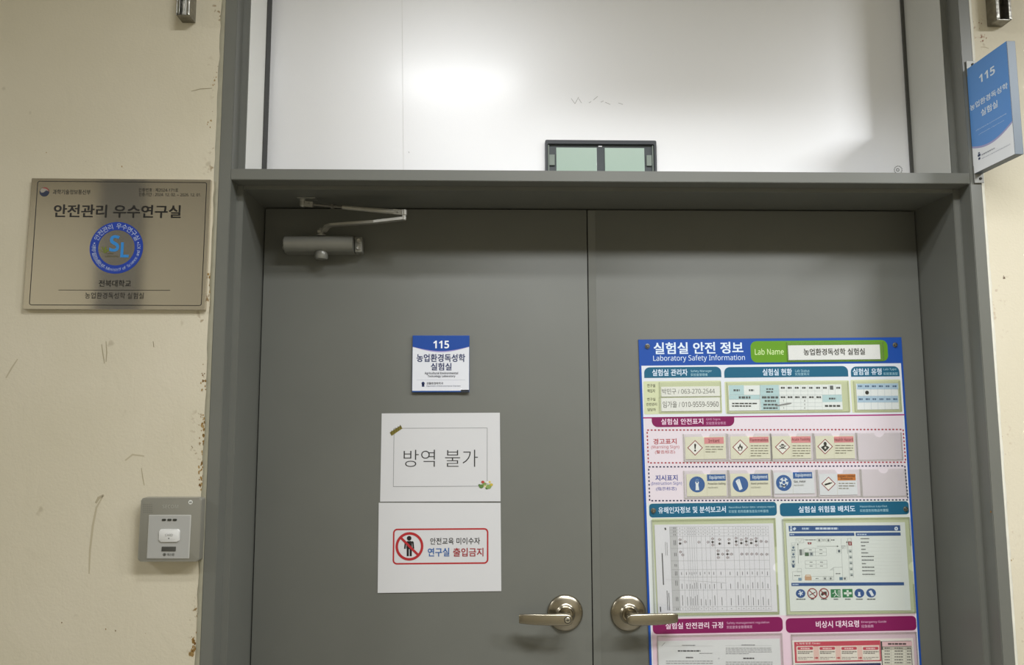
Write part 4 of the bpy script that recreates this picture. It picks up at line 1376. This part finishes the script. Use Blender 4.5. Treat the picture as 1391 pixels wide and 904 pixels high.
CARDS = [
    (Z3, (246, 134, 438, 240), CREAM, (336, 137, 428, 168), '#dd8e93', 'Irritant', '#7c1f33', p_exclaim, (293, 187, 37), 3, 'cream warning card headed Irritant with exclamation mark diamond'),
    (Z3, (460, 132, 647, 239), CREAM, (549, 135, 640, 163), '#dd8e93', 'Flammables', '#7c1f33', p_flame, (506, 184, 37), 5, 'cream warning card headed Flammables with flame diamond'),
    (Z3, (657, 131, 840, 238), CREAM, (747, 133, 839, 163), '#dd8e93', 'Acute Toxicity', '#7c1f33', p_skull, (706, 183, 36), 5, 'cream warning card headed Acute Toxicity with skull diamond'),
    (Z3, (862, 130, 1046, 238), CREAM, (949, 133, 1041, 162), '#dd8e93', 'Health Hazard', '#7c1f33', p_bust, (907, 181, 37), 4, 'cream warning card headed Health Hazard with human bust diamond'),
    (Z3, (253, 310, 441, 416), CREAM, (349, 312, 437, 343), BL_, 'Equipment', '#dfe8f2', p_apron, (302, 360, 37), 2, 'cream instruction card with white apron in a blue disc'),
    (Z3, (460, 308, 649, 415), CREAM, (552, 310, 638, 342), BL_, 'Equipment', '#dfe8f2', p_glove, (507, 359, 37), 2, 'cream instruction card with white glove in a blue disc'),
    (Z3, (666, 303, 856, 404), WHITE, (755, 302, 846, 332), BL_, 'Equipment', '#dfe8f2', p_mask, (712, 353, 37), 2, 'white instruction card with masked face in a blue disc'),
    (Z3, (880, 309, 1058, 410), WHITE, (965, 311, 1051, 341), '#c9742a', 'Gases Under|Pressure', '#4c2410', p_gas, (923, 357, 34), 3, 'white card with orange heading and gas cylinder diamond'),
]
for (v, r, bg, hd, hc, ht, tcol, pic, pp, rows, label) in CARDS:
    o, s = slip('pictogram_card', v, *r, bg, label, 'card', 'pictogram cards in the clear pockets of the safety board')
    s.rect(*hd, hc, 2)
    if '|' in ht:
        a, b_ = ht.split('|')
        ym = (hd[1] + hd[3]) / 2
        s.text(a, hd[0] + 2, hd[1] + 3, hd[2] - 2, ym - 0.5, tcol, 0.02, 3)
        s.text(b_, hd[0] + 16, ym + 1.5, hd[2] - 14, hd[3] - 3, tcol, 0.02, 3)
    elif ht == 'Equipment':
        s.text(ht, hd[0] + 12, hd[1] + 5, hd[2] - 4, hd[3] - 5, tcol, 0.02, 3)
    else:
        pad = 20 if ht == 'Irritant' else 2
        s.text(ht, hd[0] + pad, hd[1] + 7, hd[2] - pad, hd[3] - 6, tcol, 0.012, 3)
    s.line(hd[0], hd[3], hd[0] + 1, r[3] - 1, 0.8, '#c5bda2', 2)
    pic(s, *pp)
    if ht == 'Equipment':
        tt = {p_apron: 'Protection clothing', p_glove: 'Hand protection', p_mask: 'Gas_meter'}[pic]
        y0 = hd[3] + 8
        s.text(tt, hd[0] + 5, y0, hd[2] - (1 if pic is not p_mask else 30), y0 + 13, '#33332e', 0.02, 3)
        s.text('must be worn.', hd[0] + 5, y0 + 18, hd[0] + 52, y0 + 28, '#6d6b5e', 0.0, 3)
    else:
        s.scrawl(hd[0] + 6, hd[3] + 8, hd[2] - 2, hd[3] + 8 + rows * 12, rows, '#7c7865', 0.32, words=4, last=0.6)
    s.build('card_print', o)

# hazard table document, turned on its side
Z7 = (875, 700, 6.457)
o, s = slip('document_sheet', Z7, 0, 0, 0, 0, '#e4e3ea', 'sideways table document in the left of the two large green pockets', 'document', quad=[(90, 86), (1132, 74), (1170, 850), (122, 862)])
GL = '#7f8086'
def q7(fx, fy):
    a0, a1 = (222, 104), (1088, 98)
    b0, b1 = (252, 842), (1118, 836)
    x = (a0[0] + (a1[0] - a0[0]) * fx) * (1 - fy) + (b0[0] + (b1[0] - b0[0]) * fx) * fy
    y = (a0[1] + (a1[1] - a0[1]) * fx) * (1 - fy) + (b0[1] + (b1[1] - b0[1]) * fx) * fy
    return x, y
cols = [0.0, 0.022, 0.076, 0.13, 0.175, 0.197, 0.22, 0.243, 0.266, 0.317, 0.36, 0.405, 0.455, 0.548, 0.642, 0.695, 0.745, 0.795, 0.845, 0.895, 0.945, 1.0]
rowsy = [0.0, 0.037, 0.075, 0.115, 0.255, 0.405, 0.51, 0.60, 0.755, 0.955, 1.0]
s.poly([q7(0.0, 0), q7(0.076, 0), q7(0.076, 1), q7(0.0, 1)], '#c6c6ca', 1)
for c_ in cols[2:] + [0.0]: s.line(*q7(c_, 0), *q7(c_, 1), 1.5, GL, 2)
for r_ in rowsy: s.line(*q7(0, r_), *q7(1, r_), 1.5, GL, 2)
rn = random.Random(11)
for i in range(2, len(cols) - 1):
    wdt = cols[i + 1] - cols[i]
    cx = (cols[i] + cols[i + 1]) / 2
    for r0, r1, ln in ((0.51, 0.60, 0.035), (0.60, 0.755, 0.06), (0.755, 0.955, 0.10)):
        a = r1 - 0.015
        l_ = ln * rn.uniform(0.7, 1.3)
        b_ = (a - l_) if ln != 0.035 else (r0 + 0.03)
        a = a if ln != 0.035 else b_ + l_
        s.line(*q7(cx, a), *q7(cx, b_), 5 if wdt > 0.03 else 4, '#6b6b72', 3)
    for r_ in (0.018, 0.056, 0.095, 0.978):
        s.line(*q7(cx - 0.004, r_), *q7(cx + 0.004, r_), 6, '#7b7b82', 3)
def tiny(fx, fy, k=0):
    x, y = q7(fx, fy)
    s.poly([(x - 12, y), (x, y - 13), (x + 12, y), (x, y + 13)], '#6a4a50' if k != 1 else '#3e3538', 3)
    s.poly([(x - 7, y), (x, y - 8), (x + 7, y), (x, y + 8)], '#d8d4da' if k != 1 else '#2a2528', 4)
    s.line(x + 14, y - 10, x + 14, y + 10, 3, '#85858c', 3)
for fx, ys in ((0.10, (.155, .20, .30)), (0.152, (.18,)), (0.29, (.185,)), (0.383, (.185,)), (0.43, (.145, .185, .22)), (0.50, (.155, .205)), (0.595, (.155, .20)), (0.668, (.14, .18, .22)), (0.72, (.16, .20)), (0.77, (.145, .18, .22)), (0.82, (.16, .20)), (0.87, (.145, .18, .225)), (0.92, (.18,)), (0.972, (.185,)),
               (0.48, (.29, .33, .37)), (0.525, (.33,)), (0.575, (.29, .33, .37)), (0.615, (.33,)), (0.12, (.335,)), (0.72, (.33,)), (0.77, (.33,)), (0.82, (.33,)), (0.87, (.33,)), (0.92, (.335,)), (0.972, (.335,))):
    for k, fy in enumerate(ys): tiny(fx, fy, k % 2)
for fy, l_ in ((0.018, .02), (0.056, .02), (0.095, .02), (0.19, .06), (0.33, .04), (0.46, .03), (0.555, .05), (0.67, .06), (0.86, .05), (0.978, .02)):
    for dx_ in (0.04, 0.056): s.line(*q7(dx_, fy - l_ / 2), *q7(dx_, fy + l_ / 2), 5, '#5c5c62', 3)
s.line(158, 336, 170, 614, 9, '#4a4a50', 3)
s.line(184, 112, 188, 132, 14, '#3e3e44', 3)
s.line(186, 236, 190, 356, 4, '#85858c', 3); s.line(200, 240, 204, 356, 4, '#85858c', 3)
s.line(200, 664, 208, 838, 6, '#6b6b72', 3); s.line(216, 684, 224, 838, 6, '#6b6b72', 3)
s.line(142, 806, 145, 850, 9, '#3e3e44', 3)
s.line(190, 566, 420, 578, 1.5, '#b2b2b8', 5); s.line(420, 578, 715, 596, 1.8, '#a2a2a8', 5)
s.build('document_print', o)

# floor plan document
Z8 = (1060, 700, 6.457)
o, s = slip('document_sheet', Z8, 0, 0, 0, 0, '#e2e7e4', 'floor plan document with blue bars in the right of the two large green pockets', 'document', quad=[(46, 72), (1092, 64), (1146, 838), (88, 848)])
B1 = '#1d4f8d'
s.poly([(72, 96), (1050, 90), (1054, 140), (76, 146)], B1, 1)
s.poly([(78, 160), (648, 156), (650, 184), (80, 187)], B1, 1); s.poly([(660, 156), (1054, 153), (1056, 182), (662, 185)], B1, 1)
s.poly([(96, 596), (1084, 590), (1086, 618), (98, 625)], B1, 1)
s.scrawl(190, 110, 252, 130, 1, '#b9cbe2', 0.8, words=3); s.scrawl(308, 108, 505, 130, 1, '#c9d6e8', 0.8, words=7)
s.scrawl(86, 166, 120, 178, 1, '#b9cbe2', 0.7, words=2); s.scrawl(674, 164, 756, 178, 1, '#b9cbe2', 0.7, words=4); s.scrawl(106, 604, 160, 616, 1, '#b9cbe2', 0.7, words=3)
s.disc(1016, 120, 16, '#dce6f2', 2); s.disc(1016, 120, 5, '#3d6aa6', 3)
s.disc(94, 106, 8, '#cfdcec', 2); s.poly([(84, 142), (88, 118), (100, 118), (106, 140)], '#cfdcec', 2); s.poly([(108, 120), (126, 106), (140, 120), (120, 138)], '#cfdcec', 2)
PL = '#8a8f8f'
for y0 in (290, 398):
    x0 = 212 + (6 if y0 > 300 else 0)
    s.frame(x0, y0, x0 + 192, y0 + 70, 1.6, PL, 2); s.line(x0 + 94, y0, x0 + 96, y0 + 70, 1.6, PL, 2); s.line(x0, y0 + 36, x0 + 192, y0 + 34, 1.6, PL, 2)
    for dx_, dy_ in ((50, 16), (142, 16), (142, 50)) + (((50, 50),) if y0 > 300 else ()):
        s.line(x0 + dx_ - 12, y0 + dy_, x0 + dx_ + 14, y0 + dy_, 5, '#6a6f6f', 3)
s.rect(216, 330, 250, 360, '#4b6b52', 3); s.rect(256, 326, 288, 360, '#a9b2b4', 3); s.disc(272, 342, 9, '#55606a', 4)
s.rect(168, 302, 190, 354, '#777d7d', 3); s.rect(192, 300, 208, 350, '#c3c8c6', 3)
s.line(154, 252, 158, 426, 2, '#54595c', 3); s.poly([(146, 264), (153, 248), (160, 264)], '#54595c', 3)
s.line(322, 275, 500, 275, 2, '#54595c', 3); s.poly([(496, 268), (512, 275), (496, 282)], '#2f3336', 3)
s.line(583, 232, 590, 340, 2, '#54595c', 3); s.poly([(576, 244), (583, 228), (590, 244)], '#2f3336', 3)
s.frame(136, 208, 206, 246, 1.6, PL, 2); s.line(150, 218, 170, 240, 1.5, PL, 3); s.line(170, 240, 192, 214, 1.5, PL, 3)
s.line(206, 216, 320, 218, 1.6, PL, 2); s.scrawl(220, 210, 310, 228, 1, '#7d8282', 0.4, words=3)
for x in (322, 402): s.frame(x, 206, x + 38, 236, 1.6, PL, 2); s.disc(x + 19, 222, 9, '#6a6f72', 3)
s.scrawl(366, 208, 398, 232, 2, '#7d8282', 0.4, words=2); s.scrawl(444, 212, 476, 228, 1, '#7d8282', 0.6, words=2)
s.poly([(238, 240), (274, 240), (270, 258), (242, 258)], '#8c2733', 3); s.rect(252, 244, 260, 254, '#e8e0e0', 4)
for i, y in enumerate((244, 270, 330, 394)):
    s.frame(96, y, 130, y + (20 if i == 0 else 56), 1.6, '#7b8a96', 2)
    if i: s.disc(114, y + 16, 10, '#5a7186', 3); s.scrawl(100, y + 30, 128, y + 48, 1, '#7d8d9a', 0.7, words=2)
s.rect(104, 438, 124, 462, '#3d5a7a', 3)
s.line(532, 206, 548, 572, 1.6, PL, 2); s.poly([(538, 268), (570, 268), (566, 284), (544, 296)], '#c9cecc', 2); s.frame(538, 268, 572, 296, 1.5, PL, 3)
s.frame(494, 302, 536, 336, 1.6, PL, 2); s.disc(515, 318, 11, '#54626c', 3)
s.line(592, 204, 606, 566, 1.5, PL, 2); s.line(622, 204, 642, 552, 1.5, PL, 2); s.frame(588, 204, 620, 232, 1.5, PL, 2)
s.poly([(594, 234), (626, 234), (628, 268), (598, 268)], '#8c2733', 3); s.rect(608, 240, 614, 262, '#e8e0e0', 4)
for i in range(5): s.rect(599 + 3 * i, 304 + 52 * i, 626 + 3 * i, 330 + 52 * i, '#b7bfbf', 3); s.poly([(604 + 3 * i, 326 + 52 * i), (612 + 3 * i, 312 + 52 * i), (624 + 3 * i, 326 + 52 * i)], '#5f6b70', 4)
s.frame(148, 470, 186, 500, 1.5, PL, 2); s.frame(106, 496, 188, 574, 1.5, PL, 2); s.scrawl(122, 526, 172, 540, 1, '#7d8282', 0.5, words=3); s.rect(158, 552, 186, 578, '#7d9bb2', 3)
s.poly([(434, 486), (466, 460), (466, 486)], '#d0d4d2', 2); s.line(434, 486, 466, 460, 1.6, PL, 3); s.line(466, 460, 548, 458, 1.6, PL, 2); s.line(466, 460, 470, 574, 1.6, PL, 2)
s.scrawl(486, 508, 526, 522, 1, '#7d8282', 0.6, words=2)
s.poly([(214, 544), (222, 524), (262, 524), (274, 544), (274, 574), (216, 574)], '#c7a182', 3); s.poly([(222, 540), (228, 528), (258, 528), (266, 540)], '#e2d2c0', 4)
s.line(276, 540, 470, 538, 1.5, PL, 2); s.line(280, 574, 470, 572, 1.5, PL, 2); s.scrawl(310, 552, 334, 564, 1, '#7d8282', 0.6, words=2)
for x in (374, 424): s.frame(x, 544, x + 34, 572, 1.5, PL, 2); s.disc(x + 17, 558, 9, '#7c8284', 3)
s.rect(518, 546, 548, 572, '#5c7d96', 3); s.frame(554, 544, 586, 572, 1.5, PL, 2); s.disc(566, 558, 9, '#6a6f72', 3)
for i in range(11):
    y = 208 + 31.3 * i
    x = 704 + 1.6 * i
    s.scrawl(x, y - 7, x + (76, 72, 38, 40, 60, 108, 108, 36, 108, 108, 108)[i], y + 7, 1, '#51585a', 0.6, words=6)
    s.line(x - 4, y + 16, 1060 + 1.5 * i, y + 14, 0.8, '#c0c6c4', 2)
s.disc(178, 690, 42, '#1f5090', 2, sy=0.88); s.disc(178, 688, 22, '#dfe6ee', 3)
for a in range(5): s.disc(178 + 18 * math.cos(1.3 * a), 690 - 18 * math.sin(1.3 * a), 7, '#1f5090', 4)
for x, kk in ((281, 0), (382, 1)):
    if kk: s.poly([(x - 28, 704), (x - 18, 676), (x + 24, 672), (x + 26, 706), (x + 8, 694), (x - 12, 710)], '#38292b', 2)
    else: s.line(x - 26, 706, x + 28, 676, 7, '#4a3b3c', 2)
    s.ring(x, 689, 45, 36, '#93303a', 3); s.line(x - 28, 662, x + 28, 716, 8, '#93303a', 3)
s.rect(442, 652, 529, 725, '#1f7a4a', 2); s.disc(480, 668, 7, '#e3ece6', 3); s.line(478, 676, 492, 700, 10, '#e3ece6', 3); s.line(490, 698, 470, 718, 6, '#e3ece6', 3); s.line(490, 698, 506, 712, 6, '#e3ece6', 3); s.line(478, 680, 456, 690, 5, '#e3ece6', 3); s.frame(506, 662, 524, 718, 4, '#e3ece6', 3)
s.rect(545, 650, 634, 724, '#1f7a4a', 2); s.rect(582, 660, 600, 714, '#e3ece6', 3); s.rect(558, 678, 624, 697, '#e3ece6', 3)
s.disc(693, 687, 43, '#1f5090', 2, sy=0.88); s.poly([(680, 712), (684, 690), (682, 672), (688, 678), (696, 678), (700, 672), (700, 690), (706, 712)], '#e3e9f0', 3)
s.disc(796, 685, 43, '#1f5090', 2, sy=0.88); s.poly([(774, 668), (798, 660), (822, 706), (800, 714)], '#e3e9f0', 3)
for x, w_ in ((180, 40), (281, 14), (384, 26), (488, 20), (592, 24), (694, 30), (797, 36)): s.scrawl(x - w_, 733, x + w_, 746, 1, '#4b5052', 0.7, words=4)
s.build('document_print', o)

# regulation document
Z9 = (880, 850, 7.321)
o, s = slip('document_sheet', Z9, 100, 145, 1318, 400, '#e3e3e6', 'two column text document in the lower pink pocket behind the lever handle', 'document', low=0.205)
GT = '#85858a'
s.line(136, 208, 170, 172, 2.5, '#55555a', 3)
s.line(180, 206, 645, 206, 1.5, '#a9a9ae', 2); s.line(770, 203, 1230, 203, 1.5, '#a9a9ae', 2)
s.scrawl(340, 194, 472, 204, 1, GT, 0.8, words=8); s.scrawl(932, 191, 1064, 201, 1, GT, 0.8, words=8)
s.scrawl(298, 246, 524, 264, 1, '#4b4b50', 0.7, words=8); s.scrawl(512, 274, 646, 284, 1, GT, 0.6, words=6); s.scrawl(378, 312, 450, 330, 1, '#4b4b50', 0.7, words=4)
s.scrawl(182, 346, 652, 560, 10, GT, 0.3, words=14); s.scrawl(775, 218, 1232, 292, 4, GT, 0.32, words=14, last=0.5); s.scrawl(948, 320, 1062, 338, 1, '#4b4b50', 0.7, words=5)
s.scrawl(775, 356, 1240, 560, 10, GT, 0.3, words=14)
s.disc(706, 330, 9, '#c9c9ce', 2)
s.build('document_print', o)
# emergency guide
Z10 = (1060, 850, 6.955)
o, s = slip('document_sheet', Z10, 115, 132, 1262, 376, '#eee6e2', 'emergency guide sheet with red boxes in the lower right pink pocket', 'document', low=0.205)
RD_ = '#c8445a'
s.rect(134, 150, 950, 348, RD_, 1); s.rect(152, 194, 940, 334, '#e9c3ba', 2)
s.text('1. 화재 발생 시', 150, 162, 316, 182, '#f3dada', 0.02, 3); s.scrawl(322, 164, 376, 180, 1, '#eab6ba', 0.7, words=2)
for i, x in enumerate((158, 366, 572, 776)):
    s.rect(x, 196, x + 156, 330, '#ece4da', 3)
    s.rect(x + 4, 204, x + 150, 232, RD_, 4, 8)
    s.scrawl(x + 34, 212, x + 118, 226, 1, '#f0cfcf', 0.8, layer=5, words=4)
    s.scrawl(x + 8, 242, x + 152, 272, 2, '#5d504c', 0.5, layer=5, words=7, last=0.75); s.scrawl(x + 8, 296, x + 150, 326, 2, '#7d706a', 0.35, layer=5, words=5, last=0.6)
    if i < 3: s.poly([(x + 164, 304), (x + 184, 304), (x + 184, 296), (x + 202, 308), (x + 184, 320), (x + 184, 312), (x + 164, 312)], '#b8343f', 4)
s.rect(146, 364, 955, 560, '#24305e', 1)
s.rect(958, 148, 1248, 560, '#40383a', 1); s.rect(962, 152, 1245, 198, '#ebc3c9', 2); s.rect(968, 202, 1245, 228, '#c9c2b6', 2); s.rect(968, 230, 1245, 556, '#e6e2d6', 2)
s.scrawl(1016, 166, 1188, 186, 1, '#4d3b40', 0.8, words=6)
for i in range(12):
    y = 216 + 27.5 * i
    s.line(968, y + 14, 1245, y + 14, 1.5, '#8f8a80', 3)
    s.scrawl(984, y - 6, 1034, y + 6, 1, '#4c4844', 0.7, words=3); s.scrawl(1078, y - 6, 1158, y + 6, 1, '#4c4844', 0.7, words=4); s.scrawl(1196, y - 6, 1234, y + 6, 1, '#4c4844', 0.7, words=2)
for x in (1046, 1186): s.line(x, 202, x + 6, 556, 1.5, '#8f8a80', 3)
s.build('document_print', o)

# ------------------------------------------------------------------ ceiling lights of the corridor, one of them an added fill
def ceiling_light(x, y, ll, lw, label):
    mw = Matrix.Translation((x, y, CEIL))
    r = empty('ceiling_light', mw)
    tag(r, label, 'ceiling light', 'ceiling lights of the corridor')
    bm = bmesh.new()
    prism(bm, [(-lw / 2 - 0.05, -0.0), (-lw / 2 - 0.012, -0.078), (lw / 2 + 0.012, -0.078), (lw / 2 + 0.05, 0.0)], -ll / 2 - 0.03, ll / 2 + 0.03, 'x')
    obj('housing', bm, mat('lamp_housing', '#e0e0dc', 0.5), r)
    for q in ((-lw / 2 - 0.012, -lw / 2, -ll / 2 - 0.012, ll / 2 + 0.012), (lw / 2, lw / 2 + 0.012, -ll / 2 - 0.012, ll / 2 + 0.012)):
        obj('rim', boxbm(q[2], q[3], q[0], q[1], -0.086, -0.076), mat('lamp_housing', '#e0e0dc', 0.5), r)
for i, (lx, ly, ll, lw, wt, lc, sp) in enumerate(LAMPS):
    ceiling_light(lx, ly, ll, lw, ('short slim white ceiling light in front of the left door leaf', 'wide white ceiling light in front of the right door leaf', 'slim white fill light added beyond the projecting sign', 'slim white ceiling light down the corridor past the metal plaque')[i])
bpy.context.view_layer.update()
